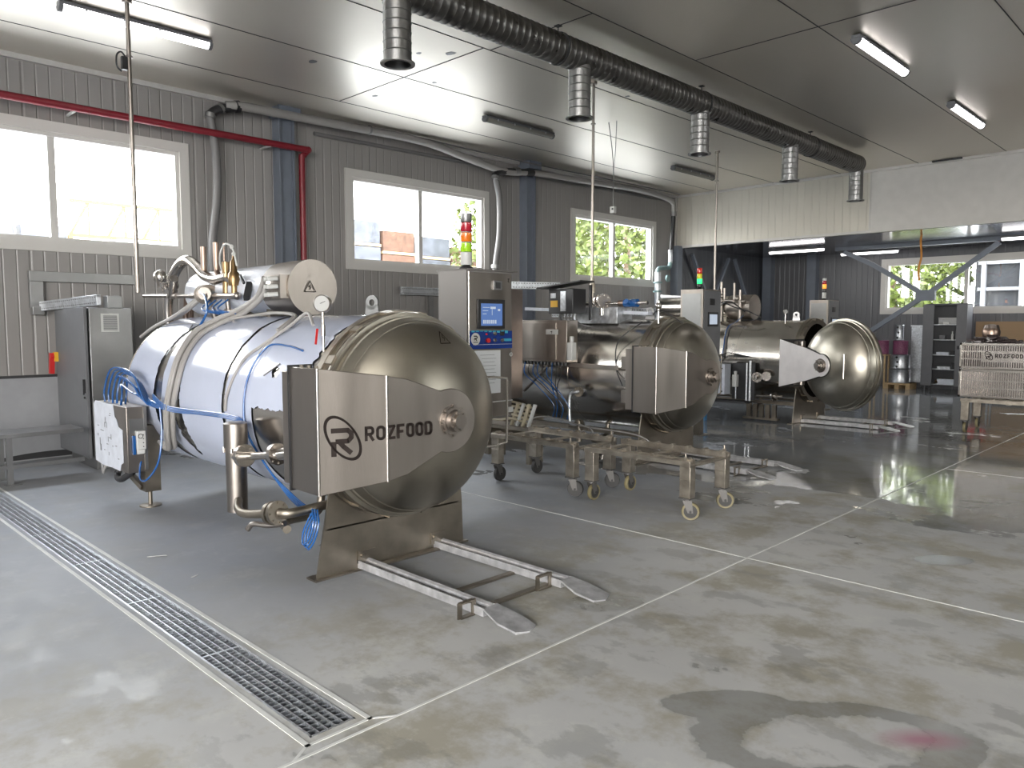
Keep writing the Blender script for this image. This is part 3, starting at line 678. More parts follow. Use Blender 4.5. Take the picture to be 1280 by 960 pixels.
# pipework on top of the first retort
def pipes1():
    o = (0, 0, 0); y = 3.0
    b = MB(o)
    b.tube([(-7.75, 3.02, 1.5), (-7.72, 3.0, 1.78), (-7.62, 3.0, 2.0), (-7.42, 3.0, 2.15), (-7.22, 3.0, 2.19), (-7.02, 3.0, 2.12), (-6.85, 3.0, 2.03), (-6.62, 3.0, 1.985), (-6.4, 3.0, 2.0)], .047, 16)
    m = part('steam_pipe', b, POL, r1)
    b = MB(o)
    flange(b, (-7.66, 3.0, 1.93), (.35, 0, 1), .075); flange(b, (-7.42, 2.93, 1.96), (.6, -.4, .7), .06); b.cyl((-7.5, 2.95, 1.86), (-7.3, 2.9, 2.02), .04); b.cyl((-7.42, 2.93, 1.96), (-7.36, 2.78, 1.98), .012); b.bar((-7.40, 2.78, 2.04), (-7.30, 2.76, 1.93), .02, .008)
    b.ball((-7.83, 2.98, 2.06), .07, 12)
    part('valve', b, POL, m)
    b = MB(o)
    for x, h in ((-6.87, 2.29), (-6.61, 2.31)): b.tube([(x, y, h), (x, y, 2.10), (x + .02, y, 2.04), (x + .09, y, 2.0), (x + .2, y, 1.99)], .026, 12)
    b.tube([(-6.5, 3.02, 2.3), (-6.5, 3.02, 2.0)], .009, 8, smooth=False)
    part('vent_pipe', b, COPP, m)
    b = MB(o); b.cyl((-6.43, y, 1.86), (-6.43, y, 2.13), .032); b.cyl((-6.43, y, 2.0), (-6.43, y, 2.03), .042)
    part('safety_valve', b, BRASS, m)
    b = MB(o); b.lathe([(0, .026), (.10, .026), (.10, .045), (.15, .05), (.2, .045), (.22, .03), (.30, .026), (.32, .012), (.37, .01)], (-6.24, 2.98, 1.82), (0, 0, 1), 14)
    part('safety_valve', b, BRASS, m)
    b = MB(o); b.cyl((-8.2, 2.95, 1.88), (-6.12, 2.95, 1.83), .017); b.cyl((-6.55, 2.95, 1.84), (-6.15, 2.95, 1.83), .026); b.ball((-6.13, 2.95, 1.83), .034, 12); b.cyl((-7.55, 2.95, 1.865), (-7.35, 2.95, 1.86), .03); b.cyl((-7.05, 2.95, 1.853), (-6.9, 2.95, 1.85), .025)
    b.cyl((-6.38, 2.98, 1.84), (-6.38, 3.0, 1.62), .022); flange(b, (-6.38, 3.0, 1.70), (0, 0, 1), .05)
    part('air_line', b, STEEL, m)
    b = MB(o); 
    for k, t_ in enumerate((-.05, 0, .05)): b.lathe([(-.010, .05), (-.010, .085), (.010, .085), (.010, .05)], (-6.72 + t_, 2.95, 1.86), (1, -.25, 0), 22, caps=False)
    b.cyl((-6.85, 2.98, 1.86), (-6.6, 2.88, 1.86), .055); b.cyl((-6.62, 2.89, 1.86), (-6.62, 2.98, 1.66), .03)
    part('butterfly_valve', b, STEEL, m)
    b = MB(o)
    for dx in (0, .10, .15): b.cyl((-7.75 + dx, 3.15, 1.30), (-7.5 + dx, 3.1, 1.86), .028 if dx == 0 else .014)
    part('riser_pipe', b, COPP, m)
    b = MB(o); b.tube([(-6.5, 2.98, 2.12), (-6.42, 2.95, 2.20), (-6.33, 2.95, 2.27), (-6.22, 2.95, 2.25), (-6.16, 2.95, 2.18), (-6.14, 2.96, 2.08)], .008, 8); b.ball((-6.2, 2.95, 2.24), .022, 8); b.ball((-6.17, 2.95, 2.18), .02, 8); b.tube([(-6.5, 2.98, 2.12), (-6.46, 2.98, 2.05), (-6.45, 2.99, 2.0)], .007, 8)
    part('pilot_tube', b, WHITE, m)
    b = MB(o); b.bar((-6.0, 3.0, 1.93), (-5.86, 2.9, 1.80), .05, .04); b.tube([(-6.12, 2.98, 2.0), (-6.05, 2.95, 1.98), (-5.98, 2.94, 1.93)], .012, 8)
    part('black_connector', b, BLACK, m)
pipes1()
def hose_on(par, o, pts, r, m, name, off=0, label=None):
    b = MB(o); b.tube([cylpt(x, a, rr_) for x, a, rr_ in pts], r, 10, 8); return part(name, b, m, par, label)
# conduits over the first shell (local x = world + 4.05)
for k in range(5):
    dx = (k % 3) * .042 - .04; dr_ = .02 + .032 * (k // 3)
    hose_on(r1, V1, [(-1.48 + dx * .3, 103, .86 + .03 * k), (-1.62 + dx, 104, .80 + .01 * k), (-1.86 + dx, 108, .70 + dr_), (-2.08 + dx, 118, .66 + dr_), (-2.15 + dx, 132, .66 + dr_), (-2.12 + dx, 150, .66 + dr_), (-2.10 + dx, 168, .66 + dr_), (-2.16 + dx, 186, .67 + dr_), (-2.26 + dx, 203, .69 + dr_), (-2.42 + dx, 216, .71 + dr_), (-2.62 + dx, 214, .73)], .017, HOSE, 'conduit')
for k in range(2): hose_on(r1, V1, [(-1.95 + .05 * k, 114, .70), (-1.75, 106 - k, .69), (-1.45, 103 - k, .70), (-1.1 + .03 * k, 106, .685), (-.98 + .05 * k, 125, .675), (-.99 + .05 * k, 145, .672), (-1.2 + .05 * k, 160, .672)][:5 + k], .012, HOSE, 'conduit')
hose_on(r1, V1, [(-.45, 125, .72), (-.62, 118, .76), (-.80, 124, .70), (-.98, 138, .672), (-1.12, 150, .672), (-1.2, 170, .672), (-1.23, 182, .672)], .011, HOSE, 'conduit')
for k in range(3): hose_on(r1, V1, [(-2.6 - .06 * k, 95, .95), (-2.85 - .05 * k, 100, .82), (-3.1, 105 + 3 * k, .72), (-3.4, 115 + 3 * k, .66), (-3.65, 128, .60)], .016, HOSE, 'conduit')
# blue air lines on the shell
hose_on(r1, V1, [(-.40, 141, .675), (-.62, 138, .672), (-.88, 138, .672), (-.94, 150, .672), (-.95, 165, .672), (-.94, 180, .675), (-.90, 192, .69), (-.72, 206, .73), (-.56, 220, .78)], .007, BLUE, 'air_hose')
for k in range(4): hose_on(r1, V1, [(-2.40, 178 + k, .74), (-2.15, 184 + k, .73), (-1.7, 185 + k * .8, .675), (-1.2, 184 + k * .8, .675), (-.95, 186 + k, .68), (-.85, 196 + k, .70), (-.68, 212 + k, .74), (-.40, 222, .80 + .01 * k), (-.16, 224, .84 + .008 * k)], .006, BLUE, 'air_hose')
for k in range(3):
    b = MB(V1); x = -.16 + .03 * k; b.tube([(x, -.62, .44), (x + .08, -.66, .38), (x + .06, -.68, .27), (x - .02, -.68, .22 - .01 * k), (x - .04, -.66, .30), (x, -.62, .42)], .006, 8); part('air_hose', b, BLUE, r1)
b = MB(V1); b.tube([(-2.4, -.32, 1.86), (-2.22, -.36, 1.82), (-2.1, -.40, 1.70), (-2.2, -.42, 1.58), (-2.28, -.44, 1.50)], .010, 8); part('air_hose', b, BLUE, r1)
b = MB(V1)
for k in range(4): b.tube([(-2.5 + .12 * k, -.2, 1.80), (-2.42 + .1 * k, -.3, 1.72), (-2.2 + .1 * k, -.25, 1.68)], .007, 8)
part('air_hose', b, BLUE, r1)
# label tie wires / short cables on the film
b = MB(V1)
for x, a_, dx, da in ((-2.6, 118, .12, 8), (-2.3, 128, .2, 10), (-.95, 112, .1, 10), (-.6, 150, -.14, 8)): b.tube([cylpt(x, a_, .668), cylpt(x + dx, a_ + da, .672)], .005, 6, smooth=False)
b.tube([cylpt(-3.2, 120, .668), cylpt(-2.8, 116, .67), cylpt(-2.4, 117, .67)], .004, 6)
comps('tie_wire', b, HOSED, r1)
# float chamber with flanged pipes on the near side
b = MB((0, 0, 0)); b.lathe([(0, .068), (.41, .070), (.41, .078), (.44, .078), (.60, .078), (.61, .06)], (-4.92, 2.33, .33), (0, 0, 1), 28); fc = part('float_chamber', b, STEEL, r1)
b = MB((0, 0, 0)); b.bolts((-4.92, 2.33, .74), (0, 0, 1), .085, 8, .008, .03)
b.cyl((-4.88, 2.30, .71), (-4.35, 2.36, .78), .026); flange(b, (-4.76, 2.31, .73), (1, .1, .12), .075, .035, 8); flange(b, (-4.42, 2.36, .775), (1, .1, .12), .07, .035, 8); b.tube([(-4.38, 2.36, .78), (-4.3, 2.4, .80), (-4.26, 2.5, .84)], .04, 12)
part('flanged_pipe', b, POL, fc)
b = MB((0, 0, 0)); b.tube([(-4.84, 2.30, .42), (-4.76, 2.26, .38), (-4.62, 2.25, .375), (-4.30, 2.30, .43)], .028, 12); flange(b, (-4.36, 2.29, .42), (1, .1, .15), .075, .03, 8); flange(b, (-4.31, 2.295, .43), (1, .1, .15), .075, .03, 8); b.tube([(-4.3, 2.30, .43), (-4.24, 2.36, .43), (-4.24, 2.6, .44), (-4.3, 2.8, .44)], .03, 12)
part('flanged_pipe', b, PLATE, fc)
b = MB((0, 0, 0)); b.tube([(-4.28, 2.33, .36), (-4.40, 2.28, .335), (-4.52, 2.24, .33), (-4.56, 2.22, .29)], .018, 10); part('drain_spout', b, STEEL, fc)
# rear post of the first retort
b = MB((0, 0, 0)); b.bx(-6.98, -6.85, 2.42, 2.55, .14, .72); b.cyl((-6.92, 2.48, .14), (-6.92, 2.48, .01), .018); b.lathe([(0, .09), (.012, .09), (.02, .03)], (-6.92, 2.48, .0), (0, 0, 1), 20); b.bar((-6.92, 2.42, .17), (-7.20, 2.34, .36), .04); b.bar((-6.92, 2.5, .66), (-6.92, 2.7, .66), .1)
part('support_post', b, PLATE, r1)

# valve box with blue hoses
tb = thing('valve_box', 'steel valve box covered in white film with blue hoses, beside the lettered retort', 'control box', (-7.17, 2.38, .33))
b = MB(); b.bx(-7.55, -6.75, 2.25, 2.415, .34, .90); bx_ = part('box', b, STEEL, tb, bev=.004)
b = MB(); pts = [(-7.55, .36), (-7.55, .88), (-7.50, .91), (-7.05, .90), (-7.02, .80), (-6.97, .78), (-6.93, .72), (-6.84, .70), (-6.84, .42), (-6.90, .40), (-6.93, .34), (-7.1, .345), (-7.35, .34)]
b.prism([(x, 2.247, z) for x, z in pts], (0, -.004, 0)); part('white_film', b, FILMW, tb, 'torn white film')
b = MB()
for k in range(22):
    x = random.uniform(-7.48, -6.95); z = random.uniform(.42, .82); 
    if random.random() < .5: b.bx(x, x + .006, 2.240, 2.243, z, z + random.uniform(.02, .07))
    else: b.bx(x, x + random.uniform(.02, .05), 2.240, 2.243, z, z + .006)
part('film_tear', b, GREY, tb, smooth=False)
b = MB(); b.bx(-6.752, -6.744, 2.27, 2.40, .68, .80); b.bx(-6.79, -6.74, 2.385, 2.41, .36, .9)
part('box_frame', b, CABG, tb)
b = MB(); b.bx(-6.745, -6.70, 2.31, 2.385, .54, .70); b.bx(-6.745, -6.715, 2.315, 2.38, .50, .54)
sk = part('filter_regulator', b, WHITE, tb, bev=.006)
b = MB()
for k in range(4): b.lathe([(0, .005), (.003, .005)], (-6.70, 2.362, .565 + k * .033), (1, 0, 0), 8)
b.torus((-6.698, 2.34, .655), (1, 0, 0), .018, .003, 16, 6); part('regulator_port', b, BLACK, sk)
b = MB(); b.bx(-6.745, -6.715, 2.285, 2.305, .50, .66); part('blue_bowl', b, BLUE, tb)
for k in range(9):
    b = MB(); x0 = -7.42 + .045 * k; hh = .99 + .035 * (8 - k) * .5; ex = (8 - k) * .018; ys = 2.30 + .018 * (k % 4); b.tube([(-7.42 + .05 * k, ys, .90), (-7.43 + .055 * k, ys, 1.00 - .005 * k), (-7.32 + .035 * k, ys + .02, 1.08 + ex - .04), (-7.08, ys + .03, 1.10 + ex - .03), (-6.85 + ex * .5, ys + .03, 1.05 + ex - .03), (-6.70 + ex, ys + .03, .97 + .004 * k), (-6.52, 2.375, .925 + .012 * (k % 4)), (-6.40, 2.385, .915 + .010 * (k % 4)), (-6.2, 2.39, .915 + .008 * (k % 4))], .0085, 8); part('air_hose', b, BLUE, tb)
b = MB(); b.tube([(-6.76, 2.36, .44), (-6.72, 2.33, .36), (-6.62, 2.30, .30), (-6.46, 2.30, .33), (-6.33, 2.34, .48), (-6.32, 2.37, .7), (-6.36, 2.38, .92)], .008, 8); part('air_hose', b, BLUE, tb)
b = MB()
for k in range(3): b.tube([(-7.5 + .03 * k, 2.32, .36), (-7.52, 2.30, .27), (-7.62, 2.32, .22 + .02 * k), (-7.9, 2.4, .25 + .02 * k), (-8.5, 2.6, .18), (-8.98, 2.75, .16)], .010, 8)
part('conduit', b, HOSE, tb)
b = MB(); b.tube([(-7.14, 2.32, .35), (-7.12, 2.28, .27), (-6.98, 2.27, .26), (-6.88, 2.33, .33)], .028, 12); part('elbow_hose', b, BLACK, tb)

# power cabinet near the wall
tc_ = thing('power_cabinet', 'tall grey floor cabinet with a red rotary switch and side vent by the wall', 'cabinet', (-9.55, 2.87, 0))
b = MB(); b.bx(-10.0, -9.0, 2.665, 3.1, .15, 1.77); b.bx(-9.95, -9.05, 2.7, 3.05, .0, .15); part('body', b, CABG, tc_, bev=.005)
Rz = Matrix.Rotation(radians(4), 3, 'Z')
b = MB(); b.bx(-10.07, -9.02, 2.615, 2.65, .14, 1.775); dd = part('door', b, GREY, tc_, 'dark grey flat door', bev=.004)
b = MB(); b.bx(-9.06, -9.045, 2.59, 2.615, .85, 1.0); b.lathe([(0, .012), (.012, .012)], (-9.10, 2.615, .84), (0, -1, 0), 10); b.lathe([(0, .012), (.012, .012)], (-9.08, 2.615, .80), (0, -1, 0), 10); part('lock', b, BLACK, dd)
b = MB(); b.bx(-10.06, -9.99, 2.575, 2.615, 1.16, 1.27); part('switch_plate', b, YEL, dd); b = MB(); b.bar((-10.03, 2.56, 1.26), (-10.04, 2.55, 1.02), .05, .05); b.lathe([(0, .035), (.04, .03)], (-10.025, 2.58, 1.22), (0, -1, 0), 14); part('switch_handle', b, REDP, dd)
b = MB(); b.bx(-9.0, -8.985, 2.78, 2.96, 1.51, 1.71); b.bx(-8.99, -8.978, 2.86, 2.89, 1.70, 1.712); vt = part('vent', b, WHITE, tc_)
b = MB()
for k in range(12): z = 1.53 + k * .0135; b.bx(-8.987, -8.980, 2.80, 2.94, z, z + .008)
part('vent_slat', b, GREY, vt)

# cable trays
def tray(name, label, pts, wdt, holes=True, m=GALV, dirn=None):
    a_, b_ = [Vector(p) for p in pts]; d = (b_ - a_).normalized(); L = (b_ - a_).length
    th = thing(name, label, 'cable tray', tuple(a_))
    t = MB(); up = Vector((0, 0, 1)) if abs(d.z) < .9 else Vector((0, 1, 0))
    sd = d.cross(up).normalized(); h = wdt / 2
    t.bar(a_, b_, .05, wdt, tuple(up)); tr = part('tray', t, m, th, bev=.002)
    if holes:
        q = MB(); n = int(L / .04)
        for sgn in (1, -1):
            for k in range(n):
                for vv in (-h * .55, h * .55):
                    c = a_ + d * (.02 + k * .04) + up * vv + sd * (.0255 * sgn); q.add([c - d * .009 - up * .005, c + d * .009 - up * .005, c + d * .009 + up * .005, c - d * .009 + up * .005], [(0, 1, 2, 3)])
        part('slots', q, DARK, tr, smooth=False, kind='stuff')
    return th
tray('cable_tray', 'perforated cable tray reaching from the wall to the grey power cabinet', [(-10.2, 2.52, 1.80), (-9.1, 2.80, 1.86)], .11)
t = MB(); t.bx(XW + .003, XW + .08, 2.41, 3.62, 2.09, 2.21); t.bx(XW + .003, XW + .08, 2.41, 2.55, 1.78, 2.09); t.bx(XW + .003, XW + .12, 2.42, 2.54, 1.70, 1.80)
solo('cable_duct', t, CABG, 'grey bent cable duct on the wall above the power cabinet', 'cable duct', (XW + .04, 2.8, 2.1), bev=.004)
t = MB(); t.bx(-9.12, -8.98, 2.85, 3.0, 1.77, 1.90); solo('junction_box', t, CABG, 'small grey box on top of the grey power cabinet', 'junction box', (-9.05, 2.9, 1.77), bev=.004)
tray('cable_tray', 'short perforated tray on the wall under the second window', [(XW + .12, 7.7, 2.14), (XW + .12, 8.9, 2.14)], .13)
tray('cable_tray', 'perforated tray above the black frequency drive, behind the touch screen cabinet', [(-6.75, 6.35, 2.07), (-6.5, 7.45, 2.08)], .09)
tray('cable_tray', 'perforated tray lying along the top of the closed bare retort', [(-7.0, 7.9, 1.74), (-5.35, 7.9, 1.74)], .10)
t = MB(); t.bar((XW + .09, 8.35, .4), (XW + .09, 8.35, 2.08), .10, .05, (1, 0, 0))
for k in range(26): t.bx(XW + .11, XW + .125, 8.30, 8.40, .5 + k * .06, .52 + k * .06)
solo('cable_ladder', t, CABG, 'vertical cable ladder on the wall under the second window', 'cable ladder', (XW + .09, 8.35, .4))

# steel bench on the left
tb_ = thing('steel_bench', 'low grey steel bench frame by the wall left of the grey cabinet', 'bench', (-8.95, 1.4, 0))
b = MB(); b.bx(-9.2, -8.77, -.3, 2.5, .47, .51); part('seat', b, CABG, tb_, bev=.003)
for x in (-9.16, -8.80):
    for y in (.2, 1.83):
        b = MB(); b.bx(x - .025, x + .025, y - .025, y + .025, 0, .47); b.bx(x - .05, x + .06, y - .05, y + .09, 0, .008); part('leg', b, CABG, tb_)
b = MB(); b.bx(-8.82, -8.78, -.3, 2.5, .16, .20); part('rail', b, CABG, tb_)

# ---------------------------------------------------------------- control cabinets
def tower(par, p, r, segs, sc=1):
    z = p[2]; b = MB(); b.lathe([(0, r * 1.3), (.02, r * .9), (.035, r * .35)], p, (0, 0, 1), 20); tw = part('signal_tower', b, BLACK, par)
    z += .03
    for (h, m_, nm) in segs:
        b = MB(); b.lathe([(0, r * .95), (.004, r), (h - .006, r), (h - .003, r * .95)], (p[0], p[1], z), (0, 0, 1), 24); part(nm, b, m_, tw); z += h
def cabinet1():
    t = thing('control_cabinet', 'tall stainless control cabinet with touch screen, blue button strip and signal tower', 'control cabinet', (-5.5, 5.07, .68))
    X0, Y0, Y1, Zt = -5.3, 4.77, 5.37, 2.1
    b = MB(); b.bx(-5.70, X0, Y0, Y1, .68, Zt); b.bx(-5.72, X0 + .02, Y0 - .0, Y1 + .07, Zt, Zt + .012); bd = part('body', b, mat('shaded_side', (.22, .205, .195), .55, .3), t, bev=.004)  # body colour kept darker than the door so its side reads as shaded
    b = MB(); b.bx(X0, X0 + .012, Y0 + .03, Y1 - .02, .70, Zt - .02); dr = part('door', b, STEEL, t, bev=.003)
    b = MB(); b.cyl((X0 + .012, Y0 + .02, .70), (X0 + .012, Y0 + .02, Zt - .02), .008); part('hinge_strip', b, POL, t)
    b = MB(); b.bx(X0 + .012, X0 + .03, 5.10, 5.21, 1.92, 2.01); q = part('meter_window', b, CABG, t, bev=.003); b = MB(); b.bx(X0 + .03, X0 + .033, 5.125, 5.185, 1.935, 1.995); part('meter_face', b, DARK, q)
    b = MB(); b.bx(X0 + .012, X0 + .03, 4.89, 5.25, 1.55, 1.83); sc_ = part('touch_panel', b, BLACK, t, bev=.005)
    b = MB(); b.bx(X0 + .03, X0 + .0315, 4.93, 5.21, 1.58, 1.79); part('screen', b, SCR, sc_, smooth=False)
    b = MB()
    for k in range(7): b.bx(X0 + .032, X0 + .0325, 4.955 + k * .026, 4.972 + k * .026, 1.60, 1.635)
    for k in range(3): b.bx(X0 + .032, X0 + .0325, 4.95, 5.0 + .02 * k, 1.69 + k * .03, 1.695 + k * .03)
    b.bx(X0 + .032, X0 + .0325, 5.05, 5.12, 1.74, 1.76); b.bx(X0 + .032, X0 + .0325, 5.07, 5.075, 1.68, 1.74); b.bx(X0 + .032, X0 + .0325, 5.15, 5.18, 1.72, 1.74)
    part('screen_graphics', b, SCRL, sc_, smooth=False)
    b = MB(); b.bx(X0 + .012, X0 + .016, 4.80, 5.36, 1.36, 1.53); pn = part('button_strip', b, NAVY, t, smooth=False)
    b = MB()
    for k in range(9): b.bx(X0 + .016, X0 + .017, 4.82 + k * .055, 4.86 + k * .055, 1.525 - .003 * abs(k - 2), 1.535)
    b.bx(X0 + .016, X0 + .017, 5.24, 5.35, 1.43, 1.455); part('strip_print', b, CYAN, pn, smooth=False)
    b = MB(); b.bx(X0 + .016, X0 + .017, 4.84, 5.36, 1.40, 1.403); part('strip_line', b, WHITE, pn, smooth=False)
    b = MB(); b.lathe([(0, .058), (.002, .058)], (X0 + .016, 4.87, 1.455), (1, 0, 0), 24); lg = part('round_badge', b, WHITE, pn)
    b = MB(); fn = lambda u, v: (X0 + .0195, u, v); b.stroke([(4.845, 1.482), (4.88, 1.482), (4.892, 1.472), (4.88, 1.46), (4.852, 1.46)], .011, fn); b.stroke([(4.862, 1.46), (4.885, 1.44)], .011, fn); b.stroke([(4.853, 1.46), (4.853, 1.442)], .010, fn); b.stroke([(4.84, 1.425), (4.90, 1.425)], .007, fn); part('badge_mark', b, INK, lg, smooth=False)
    b = MB(); b.lathe([(0, .018), (.012, .022), (.025, .022)], (X0 + .016, 5.02, 1.44), (1, 0, 0), 16); part('button', b, REDP, pn, 'red button'); b = MB(); b.lathe([(0, .01), (.01, .008)], (X0 + .016, 5.01, 1.50), (1, 0, 0), 12); part('indicator_lamp', b, LRD2, pn)
    for y, z in ((5.12, 1.44), (5.22, 1.44), (5.12, 1.505)): b = MB(); b.lathe([(0, .018), (.01, .018), (.012, .012), (.02, .012)], (X0 + .016, y, z), (1, 0, 0), 16); part('button', b, STEEL, pn)
    b = MB(); b.bx(X0 + .016, X0 + .03, 5.19, 5.24, 1.485, 1.525); part('selector', b, BLACK, pn)
    b = MB(); b.bx(X0 + .013, X0 + .015, 4.86, 5.20, .93, 1.345); pp = part('paper_sheet', b, PAPER, t, smooth=False); b = MB()
    for k in range(9): b.bx(X0 + .0155, X0 + .016, 4.93 + .02 * (k % 3), 5.12 + .02 * (k % 2), 1.30 - k * .034, 1.303 - k * .034)
    part('paper_lines', b, GREY, pp, smooth=False)
    b = MB(); b.torus((X0 + .03, 5.33, 1.30), (1, 0, 0), .016, .005, 16, 8); b.bx(X0 + .01, X0 + .03, 5.28, 5.36, .73, .78); b.bx(X0, X0 + .014, Y0, Y1, .84, .85); part('latch', b, WHITE, t)
    b = MB(); b.stroke([(5.27, 2.03), (5.29, 2.035), (5.275, 2.01), (5.29, 2.0)], .008, lambda u, v: (X0 + .014, u + .03, v)); part('scribble', b, INK, t, smooth=False)
    b = MB(); b.bar((-5.55, 4.80, .72), (-5.55, 3.62, .72), .08, .08); b.bar((-5.55, 4.8, .9), (-5.55, 3.7, .9), .05, .05); part('bracket_arm', b, PLATE, t)
    tower(t, (-5.33, 4.80, Zt + .012), .053, [(.12, WHITE, 'socket'), (.085, LGRN, 'green_lens'), (.008, WHITE, 'ring'), (.085, LORG, 'orange_lens'), (.008, WHITE, 'ring'), (.085, LRED, 'red_lens'), (.085, CABG, 'cap')])
cabinet1()
def cabinet(p, y1, z0, z1, dp, label, segs, g=None):
    X0, Y0 = p; t = thing('control_cabinet', label, 'control cabinet', (X0 - dp / 2, (Y0 + y1) / 2, z0), g)
    b = MB(); b.bx(X0 - dp, X0, Y0, y1, z0, z1); part('body', b, STEEL, t, bev=.004)
    b = MB(); b.bx(X0, X0 + .01, Y0 + .02, y1 - .02, z0 + .02, z1 - .02); part('door', b, GREY, t, bev=.003)
    b = MB(); b.bx(X0 + .01, X0 + .02, Y0 + .17, Y0 + .29, z1 - .22, z1 - .13); part('meter_window', b, BLACK, t)
    b = MB(); b.bx(X0 + .01, X0 + .022, Y0 + .12, y1 - .1, z1 - .52, z1 - .32); s = part('touch_panel', b, BLACK, t); b = MB(); b.bx(X0 + .022, X0 + .023, Y0 + .15, y1 - .13, z1 - .49, z1 - .35); part('screen', b, SCRL, s, smooth=False)
    b = MB(); b.bar((X0 - dp / 2, (Y0 + y1) / 2, 0), (X0 - dp / 2, (Y0 + y1) / 2, z0), .1); b.bx(X0 - dp / 2 - .12, X0 - dp / 2 + .12, (Y0 + y1) / 2 - .12, (Y0 + y1) / 2 + .12, 0, .01); part('pedestal', b, PLATE, t)
    b = MB(); b.bx(X0 - dp + .03, X0 - .03, Y0 - .001, Y0 - .006, z0 + .03, z1 - .06); part('side_panel', b, CABG, t, bev=.002)
    tower(t, (X0 - .12, Y0 + .1, z1), .035, segs)
cabinet((-5.6, 9.46), 9.95, 1.05, 2.08, .36, 'stainless control cabinet with lit green signal tower behind the closed bare retort', [(.05, BLACK, 'base'), (.07, LGON, 'green_lens'), (.07, LYEL, 'yellow_lens'), (.08, LRD2, 'red_lens')])
cabinet((-5.68, 13.92), 14.42, 1.0, 2.03, .34, 'stainless control cabinet with lit orange signal tower behind the retort with the open door', [(.11, WHITE, 'socket'), (.07, BLACK, 'base'), (.08, LOON, 'orange_lens'), (.06, LRED, 'red_lens'), (.05, WHITE, 'cap')])

t = thing('pipe_bundle', 'yellowish pipes and hoses bundled on a low rack behind the farther trolley', 'pipes', (-6.3, 6.4, 0))
for k in range(5):
    b = MB(); b.tube([(-6.75, 6.25 + .03 * k, .50 + .05 * k), (-6.45, 6.3, .46 + .06 * k), (-6.2, 6.28 + .02 * k, .50 + .045 * k), (-5.95, 6.35, .44 + .05 * k)], .014, 8); part('hose', b, mat('cream_hose', (.48, .42, .30), .5) if k == 0 else MATS['cream_hose'], t)
for k in range(4):
    b = MB(); b.cyl((-6.22 + .09 * k, 6.3, .42), (-6.14 + .09 * k, 6.33, .68), .022, n=12); part('pipe', b, WHITE if k % 2 else MATS['cream_hose'], t)
b = MB(); b.bx(-6.8, -5.85, 6.2, 6.5, .38, .42); b.bx(-6.78, -6.72, 6.4, 6.46, 0, .38); b.bx(-5.93, -5.87, 6.4, 6.46, 0, .38); b.bx(-5.93, -5.87, 6.24, 6.3, 0, .38); b.bx(-6.78, -6.72, 6.24, 6.3, 0, .38); part('rack', b, PLATE, t)
# ---------------------------------------------------------------- fittings of the bare closed retort
t = thing('terminal_cabinet', 'brushed stainless box with cable glands hung on the closed bare retort', 'control box', (-6.3, 7.0, 1.15))
b = MB(); b.bx(-6.69, -5.86, 6.86, 7.06, 1.14, 1.64); part('box', b, STEEL, t, bev=.005)
b = MB(); b.bx(-6.66, -6.02, 6.845, 6.86, 1.17, 1.61); part('door', b, STEEL, t, bev=.003)
b = MB(); b.bx(-6.17, -5.98, 6.838, 6.846, 1.47, 1.53); q = part('label_tape', b, WHITE, t); b = MB(); b.stroke([(-6.1, 1.50), (-6.07, 1.51), (-6.08, 1.48)], .008, lambda u, v: (u, 6.836, v)); part('tape_writing', b, INK, q, smooth=False)
b = MB()
for k in range(13): b.lathe([(0, .016), (-.04, .016)], (-6.62 + k * .057, 6.93, 1.14), (0, 0, 1), 10)
part('cable_gland', b, BLACK, t)
for k in range(9):
    x = -6.6 + k * .075; x2 = random.uniform(-6.15, -5.85)
    b = MB(); b.tube([(x, 6.93, 1.12), (x + .02, 6.9, .98), ((x + x2) / 2, 6.88, .85), (x2, 6.93, .62), (x2 - .05, 6.97, .45)], .006, 8); part('cable', b, BLUE if k in (0, 2, 3, 5, 6) else BLACK, t)
b = MB(); b.bar((-6.72, 6.95, 1.12), (-5.2, 6.98, 1.10), .02, .05); b.bar((-6.65, 6.96, .75), (-6.2, 6.93, 1.1), .04, .02); part('bracket', b, STEEL, t)
b = MB(); b.bx(-5.84, -5.76, 6.84, 6.92, 1.17, 1.38); b.cyl((-5.80, 6.88, 1.38), (-5.80, 6.88, 1.45), .025); part('filter_regulator', b, WHITE, t, bev=.008)
t = thing('frequency_drive', 'black frequency drive box above the stainless box of the closed bare retort', 'frequency drive', (-6.1, 7.2, 1.66))
b = MB(); b.bx(-6.32, -5.93, 7.05, 7.3, 1.72, 2.02); part('case', b, BLACK, t, bev=.008)
b = MB(); b.bx(-6.28, -6.17, 7.042, 7.05, 1.80, 1.88); part('sticker', b, YEL, t); b = MB(); b.bx(-6.12, -6.04, 7.042, 7.05, 1.75, 1.99); b.bx(-6.28, -6.20, 7.042, 7.05, 1.91, 1.97); part('label', b, GALV, t)
b = MB(); b.bar((-6.4, 7.05, 2.03), (-5.75, 7.1, 2.10), .30, .015); b.bar((-5.78, 7.2, 1.64), (-5.78, 7.2, 2.06), .03); b.bar((-6.28, 7.25, 1.55), (-6.28, 7.25, 1.75), .04); part('hood', b, BLACK, t)
b = MB()
for k in range(6): b.tube([(-6.25 + k * .055, 7.18, 1.72), (-6.24 + k * .055, 7.16, 1.66), (-6.2 + k * .05, 7.2, 1.60), (-6.1 + k * .05, 7.3, 1.56)], .010, 8)
part('cable', b, HOSED, t)
t = thing('louvred_box', 'brown louvred steel box right of the touch screen cabinet', 'control box', (-6.35, 6.4, 1.6))
b = MB(); b.bx(-6.60, -6.28, 6.2, 6.55, .72, 2.0); part('box', b, BRNS, t, bev=.004); b = MB()
for k in range(8): b.bx(-6.55, -6.33, 6.185, 6.2, 1.62 + k * .035, 1.64 + k * .035)
part('louvre', b, BRNS, t)
